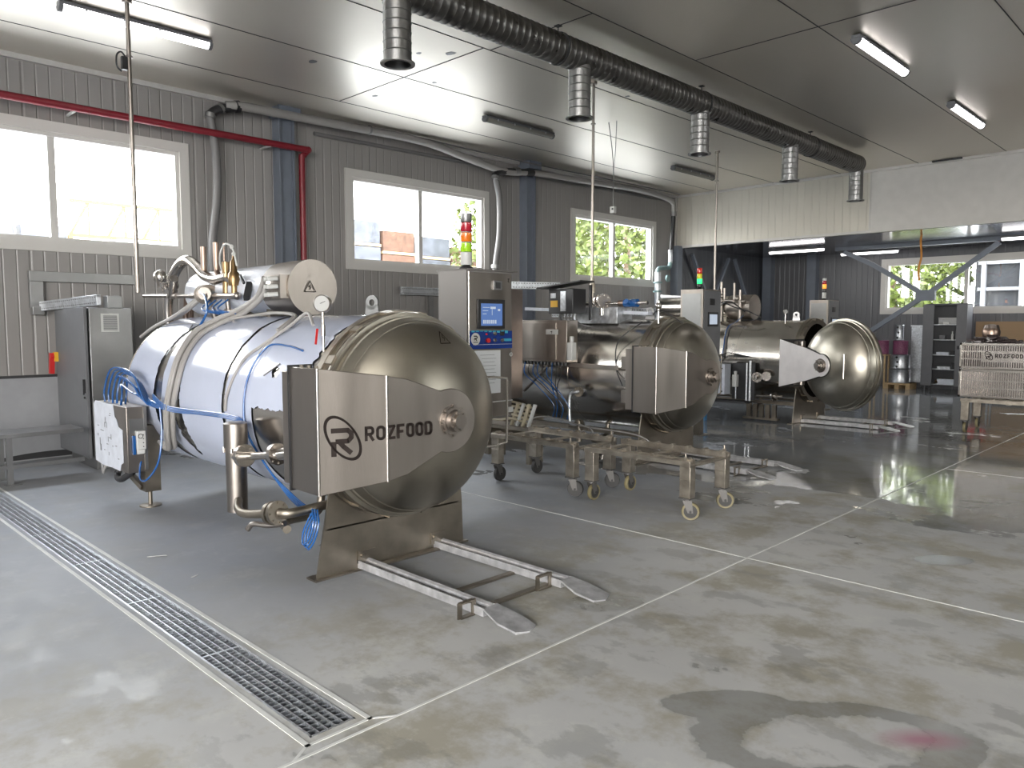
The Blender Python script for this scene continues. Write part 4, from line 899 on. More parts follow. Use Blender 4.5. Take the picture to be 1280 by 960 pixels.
b = MB(); b.bx(-6.6, -6.56, 6.5, 6.54, 0, .72); part('leg', b, PLATE, t)
t = thing('valve_manifold', 'valves and blue actuator on top of the closed bare retort', 'valve manifold', (-5.6, 7.55, 1.66))
b = MB(); b.bx(-6.25, -5.55, 7.42, 7.72, 1.60, 1.80); part('manifold_tray', b, GALV, t, bev=.004)
b = MB(); b.cyl((-5.95, 7.45, 1.82), (-5.95, 7.45, 2.02), .02); b.lathe([(0, .045), (.1, .035), (.18, .012), (.22, .008)], (-5.95, 7.45, 1.98), (0, 0, 1), 14); part('air_vent', b, RUST, t)
b = MB(); b.cyl((-6.3, 7.4, 1.84), (-5.1, 7.4, 1.84), .022); flange(b, (-5.80, 7.4, 1.87), (.8, -.5, 0), .08); flange(b, (-5.72, 7.38, 1.87), (.8, -.5, 0), .09); b.cyl((-5.75, 7.38, 1.70), (-5.75, 7.38, 1.95), .03); b.ball((-4.95, 7.4, 1.80), .04, 10)
b.cyl((-4.95, 7.4, 1.60), (-4.95, 7.4, 1.86), .015)
part('pipework', b, POL, t)
b = MB(); b.cyl((-5.42, 7.4, 1.84), (-5.24, 7.4, 1.84), .048); b.cyl((-5.33, 7.4, 1.84), (-5.33, 7.3, 1.86), .03); part('actuator', b, BLUE, t); b = MB(); b.cyl((-5.50, 7.4, 1.84), (-5.43, 7.4, 1.84), .04); part('actuator_cap', b, COPP, t)
b = MB(); b.tube([(-4.95, 7.3, 1.70), (-4.8, 7.15, 1.74), (-4.65, 7.1, 1.72), (-4.5, 7.2, 1.60)], .006, 8); b.tube([(-5.1, 7.3, 1.62), (-5.3, 7.12, 1.40), (-5.3, 7.08, 1.1), (-5.15, 7.0, .9)], .006, 8); part('tube_loop', b, BLACK, t)
b = MB(); b.bar((-7.2, 7.6, 1.80), (-5.2, 7.6, 1.72), .10, .04); part('channel', b, FILMW, t)
t = thing('level_glass', 'flanged level pipe with cross valve on the side of the closed bare retort', 'level pipe', (-5.9, 6.98, .3))
b = MB(); b.tube([(-5.76, 7.06, .80), (-5.80, 6.98, .79), (-5.88, 6.95, .74), (-5.88, 6.95, .45), (-5.84, 6.96, .40), (-5.74, 6.98, .38)], .02, 10); part('pipe', b, GALV, t)
b = MB(); flange(b, (-5.79, 7.0, .79), (.3, -1, 0), .06); flange(b, (-5.76, 6.98, .40), (0, -1, 0), .07); b.cyl((-5.76, 6.98, .20), (-5.76, 6.98, .45), .035); b.cyl((-5.9, 6.96, .38), (-5.62, 6.98, .38), .02); b.ball((-5.76, 6.96, .30), .05, 10); part('valve', b, PLATE, t)
b = MB(); b.tube([(-5.7, 6.9, .42), (-5.5, 6.85, .40), (-5.45, 6.85, .34), (-5.55, 6.87, .31), (-5.7, 6.9, .35)], .007, 8); b.tube([(-6.6, 6.9, .35), (-6.3, 6.85, .46), (-6.0, 6.9, .46), (-5.6, 6.9, .40), (-4.95, 7.0, .36), (-4.7, 7.1, .20)], .008, 8); b.tube([(-5.2, 6.9, .38), (-5.22, 6.88, .2), (-5.2, 6.9, .0)], .007, 8); part('hose', b, HOSE, t)
b = MB(); b.cyl((-5.0, 6.95, .10), (-4.92, 7.0, .17), .03); b.cyl((-5.35, 6.9, .05), (-5.33, 6.92, .17), .025); b.bx(-5.8, -5.5, 6.9, 7.2, .0, .12); comps('loose_fitting', b, POL, t)

# drop pipe with valves in the far corner
t = thing('corner_valve_set', 'green valve set and drop pipes in the corner beyond the third window', 'pipework', (-9.6, 14.9, 1.6))
b = MB(); b.tube([(-9.8, 15.08, 3.28), (-9.8, 15.1, 3.15), (-9.8, 15.1, 2.98)], .05, 12); b.cyl((-9.8, 14.6, 2.0), (-9.8, 14.6, 2.75), .07); b.bar((-9.8, 14.6, 2.22), (-8.9, 15.3, 2.15), .06); b.bar((-9.0, 15.2, 2.2), (-9.6, 14.3, 1.6), .05); comps('pipe', b, GALV, t)
b = MB(); b.tube([(-9.8, 15.1, 3.0), (-9.8, 15.05, 2.88), (-9.8, 14.85, 2.86), (-9.8, 14.62, 2.82), (-9.8, 14.6, 2.7)], .05, 10); b.lathe([(0, .1), (.04, .1)], (-9.8, 14.6, 2.5), (0, 0, 1), 12); b.lathe([(0, .1), (.04, .1)], (-9.8, 14.6, 2.3), (0, 0, 1), 12); b.lathe([(0, .08), (.04, .08)], (-9.75, 14.9, 2.62), (1, 0, 0), 12); comps('valve', b, mat('green_valve', (.20, .30, .30), .5), t)
b = MB(); b.cyl((-9.8, 14.6, .0), (-9.8, 14.6, 2.1), .05); part('stand_pipe', b, GALV, t)

# ---------------------------------------------------------------- fittings of the retort with the open door
t = thing('pneumatic_panel', 'white panel box with valves on the side of the retort with the open door', 'control box', (-6.45, 11.6, .4))
b = MB(); b.bx(-6.75, -6.33, 11.42, 11.62, .43, .93); b.bar((-6.6, 11.6, .6), (-6.6, 11.85, .6), .06); part('box', b, FILMW, t, bev=.004)
b = MB(); b.lathe([(0, .014), (.01, .014)], (-6.38, 11.42, .86), (0, -1, 0), 10); b.lathe([(0, .014), (.01, .014)], (-6.38, 11.42, .48), (0, -1, 0), 10); part('screw', b, BLACK, t)
b = MB(); b.bx(-6.24, -6.16, 11.5, 11.58, .56, .76); b.cyl((-6.2, 11.54, .76), (-6.2, 11.54, .82), .025); part('filter_regulator', b, WHITE, t, bev=.008)
b = MB(); b.bx(-6.3, -5.9, 11.62, 11.64, .35, .95); b.bx(-6.95, -5.95, 11.4, 11.65, .30, .335); part('back_plate', b, DARK, t)
b = MB(); b.cyl((-5.92, 11.5, .35), (-5.92, 11.5, 1.0), .02); b.cyl((-5.98, 11.5, .35), (-5.98, 11.5, .96), .015); b.cyl((-6.2, 11.56, .56), (-6.2, 11.56, .36), .01); part('riser_pipe', b, GALV, t)
b = MB()
for k in range(4): b.tube([(-6.8 + k * .09, 11.5, .93), (-6.78 + k * .09, 11.5, 1.02), (-6.6 + k * .07, 11.55, 1.05 + .02 * k), (-6.3, 11.6, 1.05 + .02 * k), (-6.0, 11.62, 1.06)], .007, 8)
part('air_hose', b, BLACK, t)
for k in range(3): hose_on(r3, V3, [(-1.15, 112, .80), (-1.28, 116, .70), (-1.38 + .02 * k, 125, .672), (-1.35 + .02 * k, 145, .672), (-1.32 + .02 * k, 165, .672), (-1.35 + .02 * k, 180, .674), (-1.45, 186, .69), (-1.6 - .05 * k, 184, .72)], .008, BLUE if k == 0 else HOSED, 'cable')
b = MB(); flange(b, (-5.86, 11.62, .73), (.3, -1, 0), .085); flange(b, (-5.72, 11.66, .75), (.3, -1, 0), .075); b.cyl((-5.86, 11.55, .73), (-5.8, 11.8, .74), .04); flange(b, (-5.62, 11.75, .42), (1, -.3, 0), .08); b.cyl((-5.95, 11.7, .42), (-5.5, 11.8, .42), .025); part('flanged_port', b, POL, r3)
b = MB()
for x, h in ((-6.86, 2.33), (-6.80, 2.22), (-6.61, 2.30), (-6.50, 2.18)): b.cyl((x, 12.2, 2.0), (x, 12.2, h), .022)
b.cyl((-7.1, 12.2, 2.02), (-6.4, 12.2, 1.98), .028); b.ball((-6.86, 12.2, 2.08), .05, 10); b.ball((-6.55, 12.18, 2.03), .05, 10); b.cyl((-6.5, 12.2, 1.98), (-6.5, 12.2, 1.64), .03); b.cyl((-6.86, 12.2, 2.0), (-6.86, 12.2, 1.64), .03)
part('vent_pipe', b, STEEL, r3)
b = MB(); b.tube([(-7.0, 12.1, 2.0), (-6.7, 12.05, 1.95), (-6.5, 12.0, 1.88), (-6.2, 11.95, 1.80), (-6.0, 12.0, 1.70)], .010, 8); b.tube([(-6.9, 12.1, 1.85), (-6.6, 12.0, 1.98), (-6.3, 12.0, 1.80)], .010, 8); part('air_hose', b, BLACK, r3)
b = MB((0, 0, 0))
for k in range(5): b.bx(-6.1 + k * .11, -6.03 + k * .11, 11.75, 11.8, .05, .28)
b.bx(-6.15, -5.55, 11.72, 11.82, .03, .06)
solo('slatted_crate', b, PLATE, 'small dark slatted frame on the floor under the retort with the open door', 'crate', (-5.85, 11.77, .03))
b = MB(); b.prism([(-6.62, 11.2, 0), (-6.55, 11.2, 0), (-6.53, 11.2, .3), (-6.58, 11.22, .36), (-6.64, 11.2, .3)], (0, .06, 0)); solo('blue_rag', b, FABR, 'blue cloth hanging to the floor under the white panel box', 'cloth', (-6.58, 11.23, 0))

# ---------------------------------------------------------------- ventilation
DUCTX, DUCTZ, DR = -5.35, 4.42, .155
t = thing('ventilation_duct', 'long dark round spiral duct hung below the ceiling', 'air duct', (DUCTX, 9, DUCTZ))
b = MB(); y0, y1 = 4.0, 14.15
prof = []; n = int((y1 - y0) / .085)
for k in range(n + 1):
    y = y0 + (y1 - y0) * k / n; prof += [(y - .005, DR), (y, DR + .003), (y + .005, DR)]
b.lathe([(0, p[1]) if False else (p[0], p[1]) for p in prof], (DUCTX, 0, DUCTZ), (0, 1, 0), 36)
b.ball((DUCTX, y0, DUCTZ), DR, 24); b.ball((DUCTX, y1, DUCTZ), DR, 24)
part('duct', b, DUCT, t)
SY = [4.05, 6.45, 8.88, 11.5, 14.15]
for i, y in enumerate(SY):
    r = .118; z0 = 3.78; b = MB(); pr = [(0, r + .03), (.012, r + .03), (.02, r)]
    for k in range(1, 7): z = .02 + k * .08; pr += [(z - .006, r), (z, r + .005), (z + .006, r)]
    pr += [(DUCTZ - z0, r)]
    b.lathe(pr, (DUCTX, y, z0), (0, 0, 1), 32, caps=False); b.lathe([(DUCTZ - z0, r - .006), (0, r - .006), (0, r + .03)], (DUCTX, y, z0), (0, 0, 1), 32, caps=False)
    s = part('outlet', b, STUB, t, 'bright zinc outlet pipe')
    b = MB(); b.lathe([(0, r - .01), (.004, 0)], (DUCTX, y, z0 + .07), (0, 0, 1), 24, caps=False); part('damper', b, DARK, s)
for y in (6.1, 8.9, 12.2):
  b = MB(); b.cyl((DUCTX, y, DUCTZ + DR), (DUCTX, y, CEIL), .006); b.lathe([(-.012, DR + .002), (-.012, DR + .009), (.012, DR + .009), (.012, DR + .002)], (DUCTX, y, DUCTZ), (0, 1, 0), 32, caps=False); b.bx(DUCTX - .03, DUCTX + .03, y - .03, y + .03, CEIL - .01, CEIL); part('hanger', b, DARK, t)

# ---------------------------------------------------------------- lamps
def lamp(x, y0, L, z, lit, label, group='long tube lamps on the ceiling'):
    t = thing('ceiling_lamp', label, 'ceiling lamp', (x, y0 + L / 2, z), group)
    b = MB(); b.bx(x - .05, x + .05, y0, y0 + L, z - .05, z - .012); b.bx(x - .02, x + .02, y0 + .2, y0 + .24, z - .02, z); b.bx(x - .02, x + .02, y0 + L - .24, y0 + L - .2, z - .02, z); part('housing', b, GREY, t, bev=.008)
    b = MB(); n = 10; prof = [(x + .05 * cos(pi + pi * k / n), z - .05 + .055 * sin(pi + pi * k / n)) for k in range(n + 1)]
    b.prism([(p[0], y0 + .03, p[1]) for p in prof], (0, L - .06, 0)); part('diffuser', b, TUBE if lit else DIFF, t)
    for yy in (y0, y0 + L - .035): b = MB(); b.prism([(x + 1.12 * (p[0] - x), yy, z - .05 + 1.12 * (p[1] - z + .05)) for p in prof], (0, .035, 0)); part('end_cap', b, GREY, t)
    b = MB()
    for k in range(4): yy = y0 + L * (.15 + .233 * k); b.bx(x - .058, x + .058, yy, yy + .02, z - .065, z - .04)
    part('clip', b, GALV, t)
lamp(-8.28, 2.30, 1.47, CEIL, True, 'lit tube lamp on the ceiling above the first window, beside the hanging rod')
lamp(-8.31, 7.85, 1.5, CEIL, False, 'unlit tube lamp on the ceiling nearer the camera, above the second window')
lamp(-8.31, 12.83, 1.5, CEIL, False, 'unlit tube lamp on the ceiling beyond the hanging rod, near the header')
lamp(-3.25, 8.45, 1.55, CEIL, True, 'lit tube lamp over the right side, farther from the header wall')
lamp(-3.25, 11.85, 1.6, CEIL, True, 'lit tube lamp over the right side, next to the header wall')
def lampx(x0, y, L, z, label):
    t = thing('ceiling_lamp', label, 'ceiling lamp', (x0 + L / 2, y, z), 'tube lamps under the low ceiling')
    b = MB(); b.bx(x0, x0 + L, y - .05, y + .05, z - .05, z); part('housing', b, GREY, t, bev=.008)
    b = MB(); n = 10; b.prism([(x0 + .03, y + .05 * cos(pi + pi * k / n), z - .05 + .05 * sin(pi + pi * k / n)) for k in range(n + 1)], (L - .06, 0, 0)); part('diffuser', b, TUBE, t)
lampx(-8.95, 18.2, 1.4, LOW - .03, 'left lit tube lamp under the low ceiling beyond the header')
lampx(-7.85, 19.9, 1.4, LOW - .03, 'middle lit tube lamp under the low ceiling beyond the header')
lampx(-4.05, 18.6, 1.4, LOW - .03, 'right lit tube lamp under the low ceiling beyond the header')

# ---------------------------------------------------------------- pipes and hoses on the left wall
t = thing('fire_pipe', 'dark red fire water pipe along the wall above the first window', 'pipe', (-10.0, 4, 4.1))
b = MB(); b.cyl((-10.0, YN + .06, 4.1), (-10.0, 5.95, 4.1), .045); b.ball((-10.0, 5.95, 4.1), .05, 12); b.cyl((-10.0, 5.95, 4.1), (-10.1, 5.95, 4.06), .045); b.ball((-10.1, 5.93, 4.04), .05, 12); b.cyl((-10.1, 5.90, 4.04), (-10.1, 5.90, 0), .045); part('pipe', b, RED, t)
b = MB()
for y in (.5, 2.9, 5.35): b = MB(); b.bar((XW + .003, y, 4.06), (-9.99, y, 4.06), .03, .02); part('bracket', b, WHITE, t)
t = thing('vent_hose', 'thick grey hose along the top of the wall from the first column to the second', 'hose', (-10.0, 7, 4.5))
b = MB(); b.tube([(-10.05, 4.75, 4.50), (-10.0, 5.0, 4.52), (-9.98, 5.9, 4.53), (-9.98, 7.1, 4.56), (-9.95, 8.1, 4.55), (-9.93, 8.9, 4.44), (-9.9, 9.8, 4.33), (-9.9, 10.4, 4.38)], .06, 14); part('hose', b, HOSE, t)
b = MB(); b.tube([(-10.1, 4.56, 4.35), (-10.08, 4.66, 4.43), (-10.03, 4.95, 4.52)], .062, 12); b.lathe([(-.03, .08), (.03, .08)], (-10.03, 4.9, 4.51), (0, 1, .2), 14); comps('coupling', b, BLACK, t); b = MB(); b.lathe([(-.02, .075), (.02, .075)], (-10.08, 4.7, 4.45), (0, 1, .6), 14); b.lathe([(-.03, .07), (.03, .07)], (-10.1, 4.56, 4.34), (0, .2, 1), 14); b.lathe([(-.015, .072), (.015, .072)], (-9.98, 7.0, 4.56), (0, 1, 0), 14); comps('clamp', b, CABG, t)
b = MB(); b.tube([(-10.1, 4.55, 4.36), (-10.1, 4.62, 3.9), (-10.1, 4.62, 3.3), (-10.1, 4.54, 2.7), (-10.1, 4.5, 1.9)], .055, 14); part('drop_hose', b, HOSED, t)
t = thing('vent_hose', 'grey hose from the second column to the corner, with a drop hose behind the cabinet', 'hose', (-9.9, 12, 4.5))
b = MB(); b.tube([(-9.9, 10.55, 4.40), (-9.9, 11.3, 4.43), (-9.9, 12.5, 4.46), (-9.9, 13.8, 4.5), (-9.85, 14.8, 4.45), (-9.8, 15.15, 4.35), (-9.8, 15.2, 4.15)], .055, 14); part('hose', b, HOSE, t)
b = MB(); b.tube([(-9.9, 9.62, 4.2), (-9.9, 9.72, 3.8), (-9.9, 9.72, 3.2), (-9.9, 9.62, 2.6), (-9.9, 9.6, 2.0)], .055, 14); part('drop_hose', b, HOSED, t)
b = MB(); b.tube([(-9.9, 9.6, 4.22), (-9.9, 9.8, 4.32), (-9.9, 10.6, 4.40)], .06, 12); b.tube([(-9.8, 15.2, 4.2), (-9.8, 15.17, 3.7), (-9.8, 15.12, 3.2)], .05, 12); comps('coupling', b, BLACK, t)
b = MB(); b.lathe([(-.03, .075), (.03, .075)], (-9.9, 9.62, 4.18), (0, .3, 1), 14); b.lathe([(-.06, .075), (.06, .075)], (-9.9, 10.15, 4.37), (0, 1, .15), 14); b.lathe([(-.05, .07), (.05, .07)], (-9.8, 15.2, 4.1), (0, 0, 1), 14); b.lathe([(-.03, .075), (.03, .075)], (-9.9, 9.61, 2.62), (0, 0, 1), 14); comps('clamp', b, CABG, t)
t = MB(); t.cyl((XW + .03, 6.2, 4.42), (XW + .03, 15.9, 4.5), .03); t.tube([(-9.99, 7.6, 4.62), (-9.95, 10.5, 4.58), (-9.95, 13.0, 4.6), (-9.9, 15.6, 4.6)], .012, 8)
solo('wall_cable', t, HOSED, 'thin dark cable running along the top of the wall above the windows', 'cable', (-10, 11, 4.5))
# hanging rods
for (x, y, z0, z1, lab, r) in ((-7.85, 2.77, 1.90, CEIL, 'thin steel rod hanging from the ceiling over the lettered retort', .02), (-6.24, 7.8, 1.70, CEIL, 'thin steel rod hanging from the ceiling over the closed bare retort', .018), (-7.11, 12.4, 2.0, CEIL, 'thin steel rod hanging from the ceiling over the retort with the open door', .02)):
    t = MB(); t.cyl((x, y, z0), (x, y, z1), r, n=12); t.torus((x, y, z1 - .52), (0, 0, 1), r + .006, .01, 16, 6); t.cyl((x, y, z1 - .03), (x, y, z1), .045, n=14)
    solo('hanging_rod', t, STEEL, lab, 'rod', (x, y, z0), 'rods hanging over the retorts')
t = MB(); t.bx(-7.87, -7.83, 2.70, 2.75, 4.0, 4.12); t.tube([(-7.85, 2.74, 4.12), (-7.85, 2.70, 4.16), (-7.85, 2.66, 4.12), (-7.85, 2.66, 4.02), (-7.85, 2.70, 3.98)], .008, 8)
solo('cable_hook', t, BLACK, 'small black hook clipped to the left hanging rod', 'hook', (-7.85, 2.72, 3.98))
t = thing('wire_camera', 'small white box hanging on a thin wire before the third window', 'sensor', (-7.2, 9.5, 3.3))
b = MB(); b.tube([(-7.3, 9.5, CEIL), (-7.24, 9.5, 4.3), (-7.2, 9.5, 3.9), (-7.2, 9.5, 3.38)], .006, 6); b.tube([(-7.15, 9.5, CEIL), (-7.17, 9.5, 4.2), (-7.2, 9.5, 3.9)], .004, 6); part('wire', b, HOSED, t)
b = MB(); b.bx(-7.24, -7.16, 9.47, 9.53, 3.28, 3.38); q = part('box', b, WHITE, t, bev=.005); b = MB(); b.lathe([(0, .016), (.01, .014)], (-7.19, 9.47, 3.34), (.3, -1, 0), 12); part('lens', b, BLACK, q)
# ceiling marks
for i, (x, y, s) in enumerate(((-7.0, 5.6, .03), (-6.75, 5.85, .06), (-6.9, 5.2, .025), (-8.1, 4.9, .05), (-7.7, 6.4, .03), (-6.1, 8.0, .05), (-6.3, 8.6, .03), (-5.9, 9.0, .03), (-8.7, 6.2, .04), (-6.5, 4.0, .02))):
    t = MB(); pts = [(x + s * (1 + .4 * random.random()) * cos(2 * pi * k / 9), y + s * .7 * (1 + .6 * random.random()) * sin(2 * pi * k / 9), CEIL - .002) for k in range(9)]; t.prism(pts, (0, 0, .003)); struct('trim_%d' % (12 + i), t, GREY)
t = MB(); t.bx(-4.65, -4.15, YH - .10, YH - .05, CEIL - .03, CEIL - .005); struct('trim_7', t, DARK)

# ---------------------------------------------------------------- trolleys
def wheel(t_, x, y, sw, m_):
    """castor: fork + wheel, sw = swivel angle"""
    c, s = cos(sw), sin(sw); off = .03; cx, cy = x + off * c, y + off * s; R = .074; ax = Vector((-s, c, 0))
    b = MB(); b.bx(x - .05, x + .05, y - .05, y + .05, .176, .186); b.lathe([(0, .03), (.02, .025)], (x, y, .158), (0, 0, 1), 14)
    for k in (-1, 1):
        p = Vector((cx, cy, 0)) + ax * (.026 * k); q = Vector((x, y, 0)) + ax * (.026 * k)
        b.prism([(q.x - .035 * c, q.y - .035 * s, .165), (q.x + .04 * c, q.y + .04 * s, .165), (p.x + .022 * c, p.y + .022 * s, .062), (p.x - .022 * c, p.y - .022 * s, .062)], ax * .003)
    w_ = part('castor', b, FORK, t_)
    b = MB(); b.lathe([(-.016, R * .72), (-.019, R * .95), (-.012, R), (.012, R), (.019, R * .95), (.016, R * .72)], (cx, cy, R), ax, 24); part('tyre', b, m_, w_)
    b = MB(); b.lathe([(-.018, 0), (-.018, R * .74), (.018, R * .74), (.018, 0)], (cx, cy, R), ax, 20); b.lathe([(-.035, .01), (.035, .01)], (cx, cy, R), ax, 8); part('wheel_disc', b, RUB, w_)
def trolley(x0, x1, y0, y1, label, g='empty retort trolleys on castors'):
    t = thing('trolley', label, 'trolley', ((x0 + x1) / 2, (y0 + y1) / 2, 0), g); zt = .50
    for x in (x0 + .05, x1 - .05):
        for y in (y0 + .05, y1 - .05):
            b = MB(); b.bx(x - .05, x + .05, y - .04, y + .04, .186, zt - .05); b.bx(x - .053, x + .053, y - .043, y + .043, .33, .336); lg = part('leg', b, RUST, t, bev=.004)
    for i, (x, y) in enumerate([(x0 + .05, y0 + .05), (x0 + .05, y1 - .05), (x1 - .05, y0 + .05), (x1 - .05, y1 - .05)]): wheel(t, x, y, [pi / 2, pi / 2, .5, .6][i], TYRE if x0 > -4.4 else RUB)
    b = MB(); b.bx(x0, x1, y0, y0 + .03, zt - .05, zt - .01); b.bx(x0, x1, y0 + .03, y0 + .10, zt - .05, zt - .042); b.bx(x0, x1, y1 - .03, y1, zt - .05, zt - .01); b.bx(x0, x1, y1 - .1, y1 - .03, zt - .05, zt - .042)
    for x in (x0, x1 - .08): b.bx(x, x + .08, y0, y1, zt - .06, zt - .045)
    b.bx((x0 + x1) / 2 - .03, (x0 + x1) / 2 + .03, y0, y1, zt - .06, zt - .045); part('top_frame', b, RUST, t, bev=.002)
    for y in (y0 + .06, y1 - .06):
        b = MB(); b.bx(x0 - .02, x1 + .0, y - .024, y - .018, zt - .045, zt); b.bx(x0 - .02, x1, y + .018, y + .024, zt - .045, zt)
        for k in range(7): x = x0 + .05 + k * (x1 - x0 - .1) / 6; b.cyl((x, y - .03, zt - .005), (x, y + .03, zt - .005), .020, n=14)
        part('roller_track', b, RUST, t)
    for y in (y0 + .02, y1 - .02): b = MB(); b.cyl((x1 - .05, y, zt - .05), (x1 - .05, y, zt + .05), .008, n=8); b.bx(x1 - .065, x1 - .035, y - .008, y + .008, zt - .04, zt + .02); part('stop_pin', b, RUST, t)
    return t
trolley(-4.33, -3.24, 5.32, 5.98, 'nearer empty steel trolley with ochre castors in front of the closed bare retort')
trolley(-5.55, -4.46, 5.32, 5.98, 'farther empty steel trolley between the lettered retort and the ochre wheeled one')
# crate trolley on the right
def crate_trolley():
    t = trolley(-3.15, -1.95, 12.62, 13.4, 'steel trolley carrying two stacked slotted crates at the right edge', None)
    for i, (z0, z1) in enumerate(((.53, .94), (.95, 1.32))):
        q = thing('slotted_crate', ['lower slotted steel crate on the trolley at the right edge', 'upper slotted steel crate with lettering and emblem at the right edge'][i], 'crate', (-2.55, 13.0, z0), 'crates stacked on the right trolley')
        b = MB()
        for (a0, a1, b0, b1) in ((-3.19, -1.91, 12.60, 12.63), (-3.19, -1.91, 13.37, 13.4), (-3.19, -3.16, 12.6, 13.4), (-1.94, -1.91, 12.6, 13.4)):
            b.bx(a0, a1, b0, b1, z0, z0 + .03); b.bx(a0, a1, b0, b1, z1 - .035, z1)
        for x in (-3.19, -1.94):
            for y in (12.6, 13.37): b.bx(x, x + .03, y, y + .03, z0, z1)
        part('rim', b, POL, q, bev=.003)
        b = MB()
        for k in range(42): x = -3.15 + k * .0288; b.bx(x, x + .017, 12.612, 12.616, z0 + .03, z1 - .035)
        for zz in (z0 + .13, z0 + .24): b.bx(-3.16, -1.94, 12.6125, 12.6155, zz, zz + .02)
        for k in range(26): y = 12.65 + k * .0275; b.bx(-3.18, -3.176, y, y + .017, z0 + .03, z1 - .035); b.bx(-1.93, -1.926, y, y + .017, z0 + .03, z1 - .035)
        (b.bx(-2.90, -2.36, 12.6085, 12.6125, z0 + .10, z1 - .12) if i else None); b.bx(-3.16, -1.94, 13.37, 13.375, z0 + .03, z1 - .035); b.bx(-3.17, -1.93, 12.62, 13.38, z0 + .008, z0 + .014); part('slotted_side', b, SLOT, q, smooth=False)
        if i:
            fn = lambda u, v: (u, 12.606, v); b = MB(); emblem(b, -2.82, 1.14, .12, fn); word(b, 'ROZFOOD', -2.74, 1.112, .058, fn, .050); part('lettering', b, INK, q, smooth=False)
        for k in range(48):
            pass
    rnd = random.Random(3)
    b = MB()
    for k in range(90):
        x = rnd.uniform(-3.1, -2.0); y = rnd.uniform(12.68, 13.32); hgt = 1.30 + .10 * math.exp(-((x + 2.85) / .25) ** 2) * rnd.random() + .02 * rnd.random()
        R = Matrix.Rotation(rnd.uniform(0, 6.28), 3, 'Z') @ Matrix.Rotation(rnd.uniform(-.5, .5), 3, 'X'); b.bx(x - .07, x + .07, y - .045, y + .045, hgt - .012, hgt + .012, R)
    b.bx(-3.15, -1.95, 12.64, 13.36, .97, 1.28)
    solo('pouch_pile', b, POUCH, 'heap of dark filled pouches lying in the upper slotted crate', 'food pouches', (-2.55, 13.0, 1.3), kind='stuff', bev=.004)
    t = thing('cooking_pot', 'round copper brown pot standing on the pouches in the crate', 'pot', (-2.9, 13.05, 1.36))
    b = MB(); b.lathe([(0, .06), (.03, .11), (.10, .12), (.16, .10), (.19, .06)], (-2.9, 13.05, 1.38), (0, 0, 1), 24); part('bowl', b, COPP, t); b = MB(); b.lathe([(0, .105), (.05, .09), (.06, .02)], (-2.9, 13.05, 1.53), (0, 0, 1), 24); part('lid', b, BRNS, t)
crate_trolley()

# ---------------------------------------------------------------- shelving at the back
t = thing('shelf_cabinet', 'tall open grey shelf cabinet under the far window', 'shelf cabinet', (-5.5, 20.2, 0))
X0, X1, Y0, Y1, H = -5.85, -4.95, 20.05, 20.5, 2.05
b = MB(); b.bx(X0, X0 + .02, Y0, Y1, .12, H); b.bx(X1 - .02, X1, Y0, Y1, .12, H); b.bx(X0, X1, Y0, Y1, H - .02, H + .02); b.bx(X0, X1, Y1 - .01, Y1, .12, H)
for x in (X0 + .02, X1 - .06):
    for y in (Y0 + .02, Y1 - .06): b.bx(x, x + .04, y, y + .04, 0, .12)
part('carcass', b, mat('dark_grey_carcass', (.085, .088, .095), .5), t, bev=.003)
b = MB(); b.bx(X0 - .04, X0 + .2, Y0 - .02, Y0, .12, H); part('door', b, GREY, t); b = MB(); b.bx(X1 - .22, X1 + .0, Y0 - .02, Y0, .12, H); dd = part('door', b, GREY, t); b = MB(); b.bx(X1 - .18, X1 - .13, Y0 - .035, Y0 - .02, 1.0, 1.08); part('lock', b, BLACK, dd)
ZS = [.16, .52, .86, 1.22, 1.58]
for z in ZS: b = MB(); b.bx(X0 + .02, X1 - .02, Y0 + .01, Y1 - .01, z - .015, z); part('shelf', b, GALV, t)
rnd = random.Random(5)
items = [(0, -5.35, .40, .05, .12, FILMW, 'flat white carton on the bottom shelf of the open cabinet'), (1, -5.42, .28, .22, .06, GALV, 'grey flat box on the second shelf up of the open cabinet'), (2, -5.46, .26, .2, .06, FILMW, 'pale flat box on the middle shelf of the open cabinet'), (3, -5.48, .12, .12, .1, GREY, 'small grey box on the fourth shelf up of the open cabinet'), (4, -5.38, .38, .2, .16, CABG, 'grey instrument box on the top shelf of the open cabinet'), (4, -5.40, .12, .12, .05, WHITE, 'small white box before the instrument box on the top shelf'), (2, -5.25, .1, .14, .1, BLACK, 'black box on the middle shelf of the open cabinet'), (1, -5.2, .1, .1, .16, BLACK, 'black block on the second shelf up of the open cabinet')]
for i, (k, x, w_, d_, h_, m_, lab) in enumerate(items):
    yy = Y0 + .06 + (.0 if 'before' not in lab else -.03); b = MB(); b.bx(x - w_ / 2, x + w_ / 2, yy, yy + d_, ZS[k], ZS[k] + h_); b.bx(x - w_ / 2 - .004, x + w_ / 2 + .004, yy - .004, yy + d_ + .004, ZS[k] + h_ * .7, ZS[k] + h_ + .003)
    solo('storage_box', b, m_, lab, 'box', (x, yy + d_ / 2, ZS[k]), 'boxes in the open cabinet', bev=.003)
t = thing('spray_bottle', 'white slim bottle on the fourth shelf up of the open cabinet', 'bottle', (-5.27, 20.15, 1.22))
b = MB(); b.lathe([(0, .028), (.13, .028), (.15, .014), (.16, .014)], (-5.27, 20.15, 1.22), (0, 0, 1), 16); part('bottle', b, WHITE, t); b = MB(); b.cyl((-5.27, 20.15, 1.38), (-5.27, 20.15, 1.42), .017, n=12); part('cap', b, WHITE, t)
b = MB()
